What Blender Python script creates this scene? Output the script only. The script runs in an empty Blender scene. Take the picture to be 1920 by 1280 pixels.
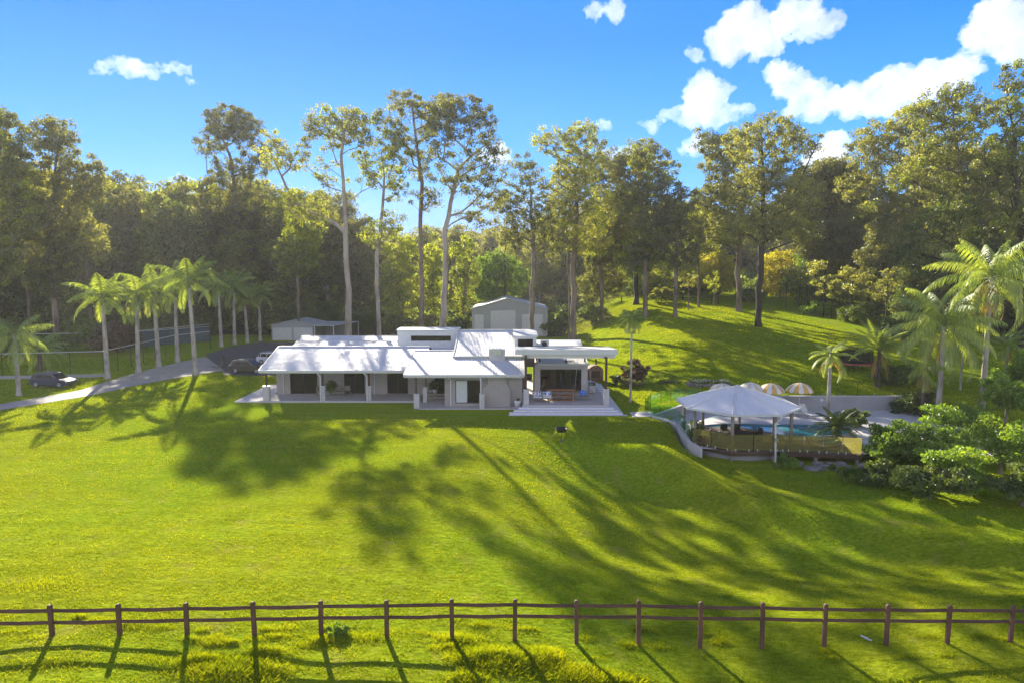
import bpy, bmesh, math, random
import numpy as np
from mathutils import Vector
R = math.radians
SC = bpy.context.scene
COL = SC.collection
# ------------------------------------------------------------------ camera
CAM_H, PITCH, F = 13.6, R(6.2), 1280.0
cam_data = bpy.data.cameras.new('camera')
cam_data.sensor_width = 36.0
cam_data.lens = 24.0
cam_data.clip_start = 0.3
cam_data.clip_end = 20000.0
cam = bpy.data.objects.new('camera', cam_data)
cam.location = (0, 0, CAM_H)
cam.rotation_euler = (R(90) - PITCH, 0, 0)
COL.objects.link(cam)
SC.camera = cam
# ------------------------------------------------------------------ light and exposure
SKY_MIX = .98
SUN_EL, SUN_AZ = R(22.3), R(-22.3)          # azimuth from +Y towards +X: the sun stands ahead of the camera, to the left
world = bpy.data.worlds.new('World')
SC.world = world
world.use_nodes = True
nt = world.node_tree
for n in list(nt.nodes):
    nt.nodes.remove(n)
wo = nt.nodes.new('ShaderNodeOutputWorld')
bg = nt.nodes.new('ShaderNodeBackground')
sky = nt.nodes.new('ShaderNodeTexSky')
sky.sky_type = 'NISHITA'
sky.sun_disc = False
sky.sun_elevation = SUN_EL
sky.sun_rotation = SUN_AZ
sky.altitude = 100
sky.air_density = 1.0
sky.dust_density = 0.1
sky.ozone_density = 4.0
def wn(kind, **kw):
    n = nt.nodes.new(kind)
    for k, v in kw.items(): setattr(n, k, v)
    return n
# the sky's brightness from the Sky Texture, its glare round the sun held back, its blue deepened with height
bw = wn('ShaderNodeRGBToBW'); nt.links.new(sky.outputs[0], bw.inputs[0])
m1 = wn('ShaderNodeMath', operation='MULTIPLY_ADD'); m1.inputs[1].default_value = 0.16; m1.inputs[2].default_value = 1.0; nt.links.new(bw.outputs[0], m1.inputs[0])
sc_ = wn('ShaderNodeMixRGB', blend_type='DIVIDE'); sc_.inputs[0].default_value = 1.0
nt.links.new(sky.outputs[0], sc_.inputs[1]); nt.links.new(m1.outputs[0], sc_.inputs[2])
hsv = wn('ShaderNodeHueSaturation'); hsv.inputs['Saturation'].default_value = 1.5; hsv.inputs['Value'].default_value = 1.0
nt.links.new(sc_.outputs[0], hsv.inputs['Color'])
tcw = wn('ShaderNodeTexCoord'); sxw = wn('ShaderNodeSeparateXYZ'); nt.links.new(tcw.outputs['Generated'], sxw.inputs[0])
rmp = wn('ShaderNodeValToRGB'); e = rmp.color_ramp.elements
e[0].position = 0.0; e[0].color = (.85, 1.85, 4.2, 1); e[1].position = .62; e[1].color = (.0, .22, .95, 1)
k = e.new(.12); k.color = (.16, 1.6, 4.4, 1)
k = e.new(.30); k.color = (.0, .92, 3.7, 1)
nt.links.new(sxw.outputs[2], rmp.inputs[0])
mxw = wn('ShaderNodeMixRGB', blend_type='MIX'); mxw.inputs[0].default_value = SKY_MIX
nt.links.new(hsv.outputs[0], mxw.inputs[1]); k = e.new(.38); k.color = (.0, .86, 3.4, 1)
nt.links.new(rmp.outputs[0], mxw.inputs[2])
# white patchy glow added to the unseen sky behind the camera as neutral fill
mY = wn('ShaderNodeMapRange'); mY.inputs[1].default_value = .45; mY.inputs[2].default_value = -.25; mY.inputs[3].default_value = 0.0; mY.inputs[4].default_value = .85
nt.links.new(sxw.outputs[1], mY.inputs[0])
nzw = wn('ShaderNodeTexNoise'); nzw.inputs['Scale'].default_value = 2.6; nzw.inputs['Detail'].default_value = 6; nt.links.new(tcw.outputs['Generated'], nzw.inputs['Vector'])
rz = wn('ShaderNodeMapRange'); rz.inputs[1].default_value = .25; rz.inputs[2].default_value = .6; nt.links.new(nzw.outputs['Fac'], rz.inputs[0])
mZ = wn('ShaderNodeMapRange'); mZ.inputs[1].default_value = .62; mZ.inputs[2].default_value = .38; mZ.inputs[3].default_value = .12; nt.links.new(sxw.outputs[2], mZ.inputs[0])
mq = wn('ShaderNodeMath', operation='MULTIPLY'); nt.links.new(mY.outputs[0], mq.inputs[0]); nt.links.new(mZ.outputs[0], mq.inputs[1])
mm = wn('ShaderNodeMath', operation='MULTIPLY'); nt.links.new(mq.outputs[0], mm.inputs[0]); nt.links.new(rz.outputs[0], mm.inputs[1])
mfill = wn('ShaderNodeMixRGB', blend_type='MIX'); nt.links.new(mm.outputs[0], mfill.inputs[0]); nt.links.new(mxw.outputs[0], mfill.inputs[1]); mfill.inputs[2].default_value = (5.6, 5.25, 5.0, 1)
nt.links.new(mfill.outputs[0], bg.inputs[0])
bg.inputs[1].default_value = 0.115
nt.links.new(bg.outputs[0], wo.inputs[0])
sun_data = bpy.data.lights.new('sun', 'SUN')
sun_data.energy = 5.0
sun_data.angle = R(0.55)
sun_data.color = (1.0, 0.90, 0.70)
sun = bpy.data.objects.new('sun', sun_data)
SDIR = Vector((math.sin(SUN_AZ) * math.cos(SUN_EL), math.cos(SUN_AZ) * math.cos(SUN_EL), math.sin(SUN_EL)))
sun.rotation_euler = SDIR.to_track_quat('Z', 'Y').to_euler()
sun.location = SDIR * 200
COL.objects.link(sun)
SC.view_settings.view_transform = 'Standard'
SC.view_settings.look = 'None'
SC.view_settings.gamma = 1.0
SC.view_settings.use_curve_mapping = False
SC.view_settings.exposure = 1.6
SC.render.engine = 'CYCLES'
SC.cycles.max_bounces = 10
SC.cycles.transparent_max_bounces = 12
SC.cycles.transmission_bounces = 6
SC.cycles.diffuse_bounces = 3
SC.cycles.volume_bounces = 4
SC.cycles.use_denoising = True
SC.cycles.caustics_reflective = False
SC.cycles.caustics_refractive = False
SC.cycles.sample_clamp_indirect = 6.0

# ------------------------------------------------------------------ measuring: a photo pixel (1920 x 1280) to a place in the world
def ray(px, py):
    u = (px - 960) / F; v = (640 - py) / F
    return (u, math.cos(PITCH) + v * math.sin(PITCH), -math.sin(PITCH) + v * math.cos(PITCH))
def G(px, py, z=0.0):
    a = ray(px, py); t = (z - CAM_H) / a[2]
    return (a[0] * t, a[1] * t, z)
def P(px, py, Y):
    a = ray(px, py); t = Y / a[1]
    return (a[0] * t, Y, CAM_H + a[2] * t)

# ------------------------------------------------------------------ tagging helpers
def tag(o, label=None, cat=None, group=None, kind=None):
    if label: o['label'] = label
    if cat: o['category'] = cat
    if group: o['group'] = group
    if kind: o['kind'] = kind
    return o
def empty(name, loc=(0, 0, 0), rz=0.0, label=None, cat=None, group=None):
    o = bpy.data.objects.new(name, None)
    o.empty_display_size = 0.2
    o.location = loc; o.rotation_euler = (0, 0, rz)
    COL.objects.link(o)
    return tag(o, label, cat, group)
def raw_mesh(name, V, Fc, mat, parent=None, smooth=False, tone=None, loc=None):
    me = bpy.data.meshes.new(name)
    V = np.asarray(V, dtype=np.float32)
    if isinstance(Fc, np.ndarray):
        n, k = Fc.shape
        me.vertices.add(len(V)); me.vertices.foreach_set('co', V.ravel())
        me.loops.add(n * k); me.loops.foreach_set('vertex_index', Fc.astype(np.int32).ravel())
        me.polygons.add(n)
        me.polygons.foreach_set('loop_start', (np.arange(n) * k).astype(np.int32))
        me.polygons.foreach_set('loop_total', np.full(n, k, dtype=np.int32))
        me.update(calc_edges=True)
    else:
        me.from_pydata([tuple(map(float, v)) for v in V], [], Fc)
        me.update()
    if tone is not None:
        at = me.attributes.new('tone', 'FLOAT', 'FACE')
        at.data.foreach_set('value', np.asarray(tone, dtype=np.float32))
    if smooth:
        me.polygons.foreach_set('use_smooth', np.ones(len(me.polygons), dtype=bool))
    if mat is not None:
        for m in (mat if isinstance(mat, (list, tuple)) else [mat]):
            me.materials.append(m)
    o = bpy.data.objects.new(name, me)
    COL.objects.link(o)
    if parent is not None: o.parent = parent
    if loc is not None: o.location = loc
    return o
class MB:
    def __init__(s):
        s.v = []; s.f = []
    def add(s, vs, fs):
        b = len(s.v); s.v += [tuple(v) for v in vs]; s.f += [tuple(b + i for i in f) for f in fs]; return s
    def box(s, x0, x1, y0, y1, z0, z1):
        return s.add([(x0,y0,z0),(x1,y0,z0),(x1,y1,z0),(x0,y1,z0),(x0,y0,z1),(x1,y0,z1),(x1,y1,z1),(x0,y1,z1)],
                     [(0,3,2,1),(4,5,6,7),(0,1,5,4),(1,2,6,5),(2,3,7,6),(3,0,4,7)])
    def cbox(s, c, d):
        return s.box(c[0]-d[0]/2, c[0]+d[0]/2, c[1]-d[1]/2, c[1]+d[1]/2, c[2]-d[2]/2, c[2]+d[2]/2)
    def slab(s, quad, th):            # quad: four corners counter-clockwise from above; th thickness downwards
        q = [Vector(p) for p in quad]; n = len(q)
        lo = [p - Vector((0, 0, th)) for p in q]
        return s.add(q + lo, [tuple(range(n)), tuple(range(2*n-1, n-1, -1))] + [(i, n+i, n+(i+1) % n, (i+1) % n) for i in range(n)])
    def prism(s, poly, z0, z1):
        return s.slab([(p[0], p[1], z1) for p in poly], z1 - z0)
    def tube(s, pts, rad, seg=8, cap=True):
        pts = [Vector(p) for p in pts]
        if not isinstance(rad, (list, tuple)): rad = [rad] * len(pts)
        b = len(s.v); prev = None
        for i, p in enumerate(pts):
            d = (pts[min(i+1, len(pts)-1)] - pts[max(i-1, 0)]).normalized()
            if prev is None:
                ax = Vector((1,0,0)) if abs(d.x) < .9 else Vector((0,1,0))
                u = d.cross(ax).normalized()
            else:
                u = (prev - d * prev.dot(d)).normalized()
            prev = u; w = d.cross(u)
            for k in range(seg):
                a = 2*math.pi*k/seg
                s.v.append(tuple(p + (u*math.cos(a) + w*math.sin(a)) * rad[i]))
        for i in range(len(pts)-1):
            for k in range(seg):
                k2 = (k+1) % seg
                s.f.append((b+i*seg+k, b+i*seg+k2, b+(i+1)*seg+k2, b+(i+1)*seg+k))
        if cap:
            s.f.append(tuple(b+k for k in range(seg-1, -1, -1)))
            e = b+(len(pts)-1)*seg
            s.f.append(tuple(e+k for k in range(seg)))
        return s
    def lathe(s, prof, c=(0,0,0), seg=20):
        b = len(s.v)
        for r, z in prof:
            for k in range(seg):
                a = 2*math.pi*k/seg
                s.v.append((c[0]+r*math.cos(a), c[1]+r*math.sin(a), c[2]+z))
        for i in range(len(prof)-1):
            for k in range(seg):
                k2 = (k+1) % seg
                s.f.append((b+i*seg+k, b+i*seg+k2, b+(i+1)*seg+k2, b+(i+1)*seg+k))
        s.f.append(tuple(b+k for k in range(seg-1, -1, -1)))
        e = b+(len(prof)-1)*seg
        s.f.append(tuple(e+k for k in range(seg)))
        return s
    def build(s, name, mat, parent=None, smooth=False, bevel=0.0, loc=None):
        o = raw_mesh(name, s.v, [list(f) for f in s.f], mat, parent, smooth, loc=loc)
        if bevel:
            m = o.modifiers.new('bevel', 'BEVEL'); m.width = bevel; m.segments = 1; m.limit_method = 'ANGLE'
        return o
def copy_tree(o, parent=None):
    c = o.copy(); COL.objects.link(c)
    if parent is not None: c.parent = parent
    for ch in list(o.children): copy_tree(ch, c)
    return c

# ------------------------------------------------------------------ materials
def mat_new(name):
    m = bpy.data.materials.new(name); m.use_nodes = True
    t = m.node_tree
    for n in list(t.nodes): t.nodes.remove(n)
    return m, t, t.nodes.new('ShaderNodeOutputMaterial')
def N(t, kind, **kw):
    n = t.nodes.new(kind)
    for k, v in kw.items():
        if k in n.inputs: n.inputs[k].default_value = v
        else: setattr(n, k, v)
    return n
def noise(t, scale, detail=4, rough=.55, coord=None, vec_scale=None):
    tc = coord or N(t, 'ShaderNodeTexCoord').outputs['Object']
    if vec_scale:
        mp = N(t, 'ShaderNodeMapping'); mp.inputs['Scale'].default_value = vec_scale
        t.links.new(tc, mp.inputs['Vector']); tc = mp.outputs[0]
    n = N(t, 'ShaderNodeTexNoise'); n.inputs['Scale'].default_value = scale
    n.inputs['Detail'].default_value = detail; n.inputs['Roughness'].default_value = rough
    t.links.new(tc, n.inputs['Vector'])
    return n.outputs['Fac']
def ramp(t, fac, stops):
    r = N(t, 'ShaderNodeValToRGB'); e = r.color_ramp.elements
    while len(e) < len(stops): e.new(.5)
    for i, (p, c) in enumerate(stops):
        e[i].position = p; e[i].color = (*c, 1) if len(c) == 3 else c
    t.links.new(fac, r.inputs[0]); return r.outputs[0]
def mix(t, a, b, fac, mode='MIX'):
    m = N(t, 'ShaderNodeMix', data_type='RGBA', blend_type=mode)
    for s, v in ((m.inputs[6], a), (m.inputs[7], b), (m.inputs[0], fac)):
        if isinstance(v, (int, float)): s.default_value = v
        elif isinstance(v, tuple): s.default_value = (*v, 1) if len(v) == 3 else v
        else: t.links.new(v, s)
    return m.outputs[2]
def bump(t, h, strength=.3, dist=.02):
    b = N(t, 'ShaderNodeBump'); b.inputs['Strength'].default_value = strength; b.inputs['Distance'].default_value = dist
    t.links.new(h, b.inputs['Height']); return b.outputs[0]
def solid(name, col, rough=.6, metal=0.0, var=.18, scale=3.0, bstr=.0, bscale=30, spec=.5, vec_scale=None, alpha=None):
    m, t, out = mat_new(name)
    p = N(t, 'ShaderNodeBsdfPrincipled')
    p.inputs['Roughness'].default_value = rough; p.inputs['Metallic'].default_value = metal
    p.inputs['Specular IOR Level'].default_value = spec
    nz = noise(t, scale, 6, .6, vec_scale=vec_scale)
    c0 = tuple(c*(1-var) for c in col); c1 = tuple(min(1, c*(1+var*.7)) for c in col)
    t.links.new(ramp(t, nz, [(.3, c0), (.7, c1)]), p.inputs['Base Color'])
    if bstr: t.links.new(bump(t, noise(t, bscale, 5, .6, vec_scale=vec_scale), bstr, .02), p.inputs['Normal'])
    if alpha is not None: p.inputs['Alpha'].default_value = alpha
    t.links.new(p.outputs[0], out.inputs[0]); return m
def corrugated(name, col, axis='X', pitch=.076, rough=.35, strength=.6):
    m, t, out = mat_new(name)
    p = N(t, 'ShaderNodeBsdfPrincipled'); p.inputs['Roughness'].default_value = rough; p.inputs['Specular IOR Level'].default_value = .3
    tc = N(t, 'ShaderNodeTexCoord').outputs['Object']
    w = N(t, 'ShaderNodeTexWave', wave_type='BANDS', bands_direction=axis, wave_profile='SIN')
    w.inputs['Scale'].default_value = 2*math.pi/20/pitch; w.inputs['Distortion'].default_value = 0
    t.links.new(tc, w.inputs['Vector'])
    t.links.new(bump(t, w.outputs['Fac'], strength, pitch*.25), p.inputs['Normal'])
    nz = noise(t, .7, 6, .65)
    t.links.new(ramp(t, nz, [(.3, tuple(c*.86 for c in col)), (.7, col)]), p.inputs['Base Color'])
    r = ramp(t, noise(t, 1.5, 4), [(.3, (rough*.8,)*3), (.7, (rough*1.3,)*3)])
    t.links.new(r, p.inputs['Roughness'])
    t.links.new(p.outputs[0], out.inputs[0]); return m
def boards(name, col, axis='Z', pitch=.18, rough=.55, depth=.012, strength=.8):
    m, t, out = mat_new(name)
    p = N(t, 'ShaderNodeBsdfPrincipled'); p.inputs['Roughness'].default_value = rough
    tc = N(t, 'ShaderNodeTexCoord').outputs['Object']
    w = N(t, 'ShaderNodeTexWave', wave_type='BANDS', bands_direction=axis, wave_profile='SAW')
    w.inputs['Scale'].default_value = 2*math.pi/20/pitch
    t.links.new(tc, w.inputs['Vector'])
    t.links.new(bump(t, w.outputs['Fac'], strength, depth), p.inputs['Normal'])
    g = ramp(t, w.outputs['Fac'], [(.0, (.55,)*3), (.06, (1,)*3), (.94, (1,)*3), (1., (.6,)*3)])
    nz = noise(t, 2.2, 5, .6)
    c = ramp(t, nz, [(.3, tuple(c*.84 for c in col)), (.7, col)])
    t.links.new(mix(t, c, g, 1.0, 'MULTIPLY'), p.inputs['Base Color'])
    t.links.new(p.outputs[0], out.inputs[0]); return m
def leafmat(name, dark, mid, light, trans=.45, tcol=None, patch=.12, gloss=.08):
    m, t, out = mat_new(name)
    at = N(t, 'ShaderNodeAttribute', attribute_name='tone')
    oi = N(t, 'ShaderNodeObjectInfo')
    nz = noise(t, patch, 3, .5)
    a = N(t, 'ShaderNodeMath', operation='MULTIPLY_ADD'); t.links.new(at.outputs['Fac'], a.inputs[0]); a.inputs[1].default_value = .55
    t.links.new(nz, a.inputs[2])
    b = N(t, 'ShaderNodeMath', operation='MULTIPLY_ADD'); t.links.new(oi.outputs['Random'], b.inputs[0]); b.inputs[1].default_value = .22
    t.links.new(a.outputs[0], b.inputs[2])
    c = ramp(t, b.outputs[0], [(.35, dark), (.8, mid), (1.12 if False else 1.0, light)])
    # leaf fac range roughly .3 .. 1.3, so squeeze
    mr = N(t, 'ShaderNodeMapRange'); mr.inputs[1].default_value = .35; mr.inputs[2].default_value = 1.35
    t.links.new(b.outputs[0], mr.inputs[0])
    c = ramp(t, mr.outputs[0], [(.1, dark), (.5, mid), (.95, light)])
    d = N(t, 'ShaderNodeBsdfDiffuse'); t.links.new(c, d.inputs[0])
    tr = N(t, 'ShaderNodeBsdfTranslucent')
    t.links.new(mix(t, c, tcol or (1.6, 1.5, .5), 1.0, 'MULTIPLY'), tr.inputs[0])
    ms = N(t, 'ShaderNodeMixShader'); ms.inputs[0].default_value = trans
    t.links.new(d.outputs[0], ms.inputs[1]); t.links.new(tr.outputs[0], ms.inputs[2])
    gl = N(t, 'ShaderNodeBsdfGlossy'); gl.inputs['Roughness'].default_value = .45; gl.inputs[0].default_value = (.8, .85, .8, 1)
    m2 = N(t, 'ShaderNodeMixShader'); m2.inputs[0].default_value = gloss
    t.links.new(ms.outputs[0], m2.inputs[1]); t.links.new(gl.outputs[0], m2.inputs[2])
    t.links.new(m2.outputs[0], out.inputs[0]); return m
def barkmat(name, col, col2, scale=1.2):
    m, t, out = mat_new(name)
    p = N(t, 'ShaderNodeBsdfPrincipled'); p.inputs['Roughness'].default_value = .85
    nz = noise(t, scale, 6, .65, vec_scale=(1, 1, .25))
    t.links.new(ramp(t, nz, [(.38, col2), (.55, col)]), p.inputs['Base Color'])
    t.links.new(bump(t, noise(t, 9, 5, .65, vec_scale=(1, 1, .2)), .6, .05), p.inputs['Normal'])
    t.links.new(p.outputs[0], out.inputs[0]); return m
def glassmat(name, tint=(.75, .95, .85), refl=.12, rough=.03):
    m, t, out = mat_new(name)
    tr = N(t, 'ShaderNodeBsdfTransparent'); tr.inputs[0].default_value = (*tint, 1)
    gl = N(t, 'ShaderNodeBsdfGlossy'); gl.inputs['Roughness'].default_value = rough
    lw = N(t, 'ShaderNodeLayerWeight'); lw.inputs[0].default_value = .5
    pw = N(t, 'ShaderNodeMath', operation='POWER'); pw.inputs[1].default_value = 4.0; t.links.new(lw.outputs['Facing'], pw.inputs[0])
    ad = N(t, 'ShaderNodeMath', operation='MULTIPLY_ADD'); ad.inputs[1].default_value = .7; ad.inputs[2].default_value = .04+refl*.3; t.links.new(pw.outputs[0], ad.inputs[0])
    ms = N(t, 'ShaderNodeMixShader'); t.links.new(ad.outputs[0], ms.inputs[0])
    t.links.new(tr.outputs[0], ms.inputs[1]); t.links.new(gl.outputs[0], ms.inputs[2])
    t.links.new(ms.outputs[0], out.inputs[0]); return m
def windowmat(name, base=(.02, .017, .015)):
    m, t, out = mat_new(name)
    p = N(t, 'ShaderNodeBsdfPrincipled'); p.inputs['Roughness'].default_value = .05; p.inputs['Specular IOR Level'].default_value = .16
    p.inputs['Base Color'].default_value = (*base, 1)
    t.links.new(bump(t, noise(t, .8, 2), .05, .05), p.inputs['Normal'])
    t.links.new(p.outputs[0], out.inputs[0]); return m

M = {}
M['roof'] = corrugated('white_corrugated_roof', (.70, .71, .73), 'X', .152, .55, .55)
M['roof_y'] = corrugated('white_roof_ribs_along_x', (.74, .76, .79), 'X', .2)
M['white'] = solid('white_paint', (.62, .62, .62), .45, var=.08, scale=1.5)
M['gutter'] = solid('pale_gutter_metal', (.55, .57, .58), .4, var=.08)
M['weatherboard'] = boards('white_weatherboards', (.66, .68, .69), 'Z', .17)
M['render'] = solid('greige_rendered_wall', (.36, .33, .31), .9, var=.10, scale=.8, bstr=.15, bscale=14)
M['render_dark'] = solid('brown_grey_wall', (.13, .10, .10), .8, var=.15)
M['pier'] = solid('painted_pier_render', (.50, .48, .48), .85, var=.08, scale=1.2)
M['timber'] = solid('dark_brown_timber', (.07, .035, .022), .6, var=.3, scale=6, bstr=.3, vec_scale=(1,1,.15))
M['paving'] = solid('pale_concrete_paving', (.46, .43, .43), .85, var=.12, scale=1.3, bstr=.1)
M['paving_white'] = solid('white_pool_paving', (.55, .53, .54), .8, var=.09, scale=.9)
M['step'] = solid('white_grey_steps', (.66, .65, .67), .75, var=.08)
M['window'] = windowmat('dark_window_glass')
M['blind'] = solid('white_roller_blind', (.55, .58, .58), .7, var=.05)
M['black'] = solid('black_metal', (.015, .015, .017), .4, var=.2)
M['steel'] = solid('brushed_steel', (.55, .55, .56), .3, .9, var=.1)
M['greysteel'] = corrugated('grey_shed_cladding', (.36, .37, .385), 'X', .2, .5, .9)
M['greyside'] = corrugated('grey_shed_cladding_side', (.36, .37, .385), 'Y', .2, .5, .9)
M['shedroof'] = corrugated('shed_roof_steel', (.50, .52, .54), 'Y', .2, .4, .7)
M['roller'] = boards('pale_roller_door', (.54, .55, .57), 'Z', .09, .45, .006, .5)
M['oak'] = solid('orange_brown_timber', (.30, .12, .04), .5, var=.3, scale=3, vec_scale=(.3,1,1))
M['rattan'] = solid('dark_wicker', (.022, .017, .015), .6, var=.3, scale=20, bstr=.6, bscale=60)
M['teakgrey'] = solid('grey_outdoor_timber', (.26, .23, .20), .7, var=.2)
M['concrete'] = solid('drive_concrete', (.36, .325, .31), .9, var=.16, scale=.6, bstr=.12)
M['asphalt'] = solid('dark_asphalt', (.10, .085, .085), .9, var=.2, scale=.8, bstr=.2)
M['retain'] = solid('grey_rendered_retaining_wall', (.34, .34, .37), .85, var=.10, scale=.7)
M['rock'] = solid('weathered_rock', (.22, .20, .19), .9, var=.4, scale=2.5, bstr=.6, bscale=8)
M['pot'] = solid('white_glazed_pot', (.72, .72, .74), .3, var=.05)
M['soil'] = solid('brown_soil', (.07, .045, .03), .95, var=.3, scale=4, bstr=.5)
M['railwood'] = solid('weathered_brown_fence_timber', (.115, .052, .038), .75, var=.45, scale=5, bstr=.5, bscale=20, vec_scale=(.25, 1, .25))
M['railtop'] = solid('sun_bleached_timber', (.16, .10, .07), .8, var=.3, scale=5)
M['glass'] = glassmat('frameless_pool_glass')
M['glass_in'] = glassmat('patio_door_glass', (.8, .78, .76), 0.0)
M['glass_green'] = glassmat('green_tinted_glass', (.78, .82, .42), .05)
# ------------------------------------------------------------------ terrain
def ss(v):
    v = np.clip(v, 0, 1); return v*v*(3-2*v)
BX = np.array([-200, 0.5, 3.2, 5.0, 7.5, 12, 16, 19, 23, 28, 36, 60, 200], float)
BY = np.array([75, 66, 58, 52, 48.0, 44.6, 41.6, 38.6, 36.2, 34.6, 33.6, 33, 33], float)
PIT = [(12.9, 61.6), (14.4, 58.9), (14.25, 52.8), (44, 49), (44, 68.4), (19.0, 68.4)]
def inpoly(x, y, poly):
    ins = np.zeros(np.shape(x), bool); n = len(poly)
    for i in range(n):
        x0, y0 = poly[i]; x1, y1 = poly[(i+1) % n]
        c = ((y0 > y) != (y1 > y)) & (x < (x1-x0)*(y-y0)/(y1-y0+1e-12)+x0)
        ins ^= c
    return ins
def T(x, y):
    x = np.asarray(x, float); y = np.asarray(y, float)
    low = -2.7*ss((x+5)/16) * (0.30 + 0.70*ss((y-25)/12)) * ss((60-y)/12)
    s = (y - np.interp(x, BX, BY)) * .8
    cap = -1.5*ss((x-11)/5)*ss((60-y)/6)
    z = low + np.clip(np.minimum(np.maximum(cap, low)-low, .75*s), 0, None)
    z = z + .55*ss((-x-2)/14)*ss((40-y)/14)
    hp = np.clip(.083*(y-69), 0, None)
    hp = np.where(y > 150, 6.7+(y-150)*.045, hp)
    z = z + hp*ss((x-9)/20)*ss((300-y)/100+1) + .3*ss((x-15)/3)*ss((y-68.6)/1.5)
    z = z + 20*ss((y-190)/160)*ss((900-y)/300)*(.75+.25*np.sin(x*.011+1.0))*(1-ss((x-6)/20)*.35)
    z = z - .9*ss((x-38)/30)*ss((66-y)/20)
    pit = inpoly(x, y, PIT)
    z = np.where(pit, np.minimum(z, -1.55), z)
    return z
def Tz(x, y): return float(T(x, y))
def axis(a, b, step, far, lo):
    c = list(np.arange(a, b, step)); s = step
    v = b
    while v < far: c.append(v); s *= 1.09; v += s
    s = step; v = a - step; pre = []
    while v > lo: pre.append(v); s *= 1.09; v -= s
    return np.array(pre[::-1] + c)
gx = axis(-62, 48, .55, 740, -740)
gy = axis(14, 100, .5, 740, -110)
X, Y = np.meshgrid(gx, gy)
Z = T(X, Y)
rng = np.random.default_rng(3)
# gentle unevenness of the paddock, away from everything built
und = (np.sin(X*.55+np.sin(Y*.31)*1.3)*np.sin(Y*.47+1.1)+.6*np.sin(X*1.3+2+Y*.2)*np.sin(Y*1.1-X*.3))*.035
Z = Z + und*ss((56-Y)/10)*ss((Y-10)/6)
nX, nY = len(gx), len(gy)
idx = np.arange(nX*nY).reshape(nY, nX)
Fq = np.stack([idx[:-1,:-1], idx[:-1,1:], idx[1:,1:], idx[1:,:-1]], -1).reshape(-1, 4)

def lawn_material():
    m, t, out = mat_new('lawn_grass')
    tc = N(t, 'ShaderNodeTexCoord').outputs['Object']
    big = noise(t, .055, 4, .55, tc)
    midn = noise(t, .6, 5, .6, tc, (1, 1, 1))
    fine = noise(t, 7.0, 5, .7, tc, (.45, 1, 1))
    c = ramp(t, fine, [(.30, (.14, .19, .003)), (.50, (.26, .31, .012)), (.68, (.37, .40, .028))])
    c2 = ramp(t, fine, [(.30, (.095, .175, .003)), (.52, (.20, .295, .012)), (.70, (.31, .39, .025))])
    band = noise(t, 1.0, 4, .6, tc, (.10, 1.1, 1))
    c = mix(t, c, ramp(t, band, [(.35, (.72,)*3), (.65, (1.12,)*3)]), .8, 'MULTIPLY')
    c = mix(t, c, c2, ramp(t, big, [(.40, (0,)*3), (.60, (1,)*3)]))
    dry = ramp(t, midn, [(.56, (0,)*3), (.72, (.55,)*3)])
    c = mix(t, c, (.30, .26, .07), dry)
    # forest floor: beyond the lawns
    sx = N(t, 'ShaderNodeSeparateXYZ'); t.links.new(tc, sx.inputs[0])
    edge = N(t, 'ShaderNodeMath', operation='MULTIPLY_ADD'); t.links.new(noise(t, .08, 4, .6, tc), edge.inputs[0]); edge.inputs[1].default_value = 44
    t.links.new(sx.outputs[1], edge.inputs[2])
    ff = ramp(t, fine, [(.3, (.035, .032, .014)), (.7, (.11, .085, .040))])
    mr = N(t, 'ShaderNodeMapRange'); mr.inputs[1].default_value = 150; mr.inputs[2].default_value = 160
    t.links.new(edge.outputs[0], mr.inputs[0])
    # the lawn on the hill to the right runs deeper
    hx = N(t, 'ShaderNodeMapRange'); hx.inputs[1].default_value = 12; hx.inputs[2].default_value = 24; t.links.new(sx.outputs[0], hx.inputs[0])
    hy = N(t, 'ShaderNodeMapRange'); hy.inputs[1].default_value = 205; hy.inputs[2].default_value = 215; t.links.new(edge.outputs[0], hy.inputs[0])
    f2 = N(t, 'ShaderNodeMix', data_type='FLOAT'); t.links.new(hx.outputs[0], f2.inputs[0]); t.links.new(mr.outputs[0], f2.inputs[2]); t.links.new(hy.outputs[0], f2.inputs[3])
    c = mix(t, c, ff, f2.outputs[0])
    d = N(t, 'ShaderNodeBsdfPrincipled'); d.inputs['Roughness'].default_value = .85; d.inputs['Specular IOR Level'].default_value = .0
    t.links.new(c, d.inputs['Base Color'])
    h1 = noise(t, 3.2, 6, .72, tc, (.55, 1, 1))
    b1 = bump(t, h1, .8, .22)
    t.links.new(b1, d.inputs['Normal'])
    t.links.new(d.outputs[0], out.inputs[0]); return m
M['lawn'] = lawn_material()
ground = raw_mesh('ground', np.stack([X.ravel(), Y.ravel(), Z.ravel()], 1), Fq, M['lawn'], smooth=True)
tag(ground, kind='structure')

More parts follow.
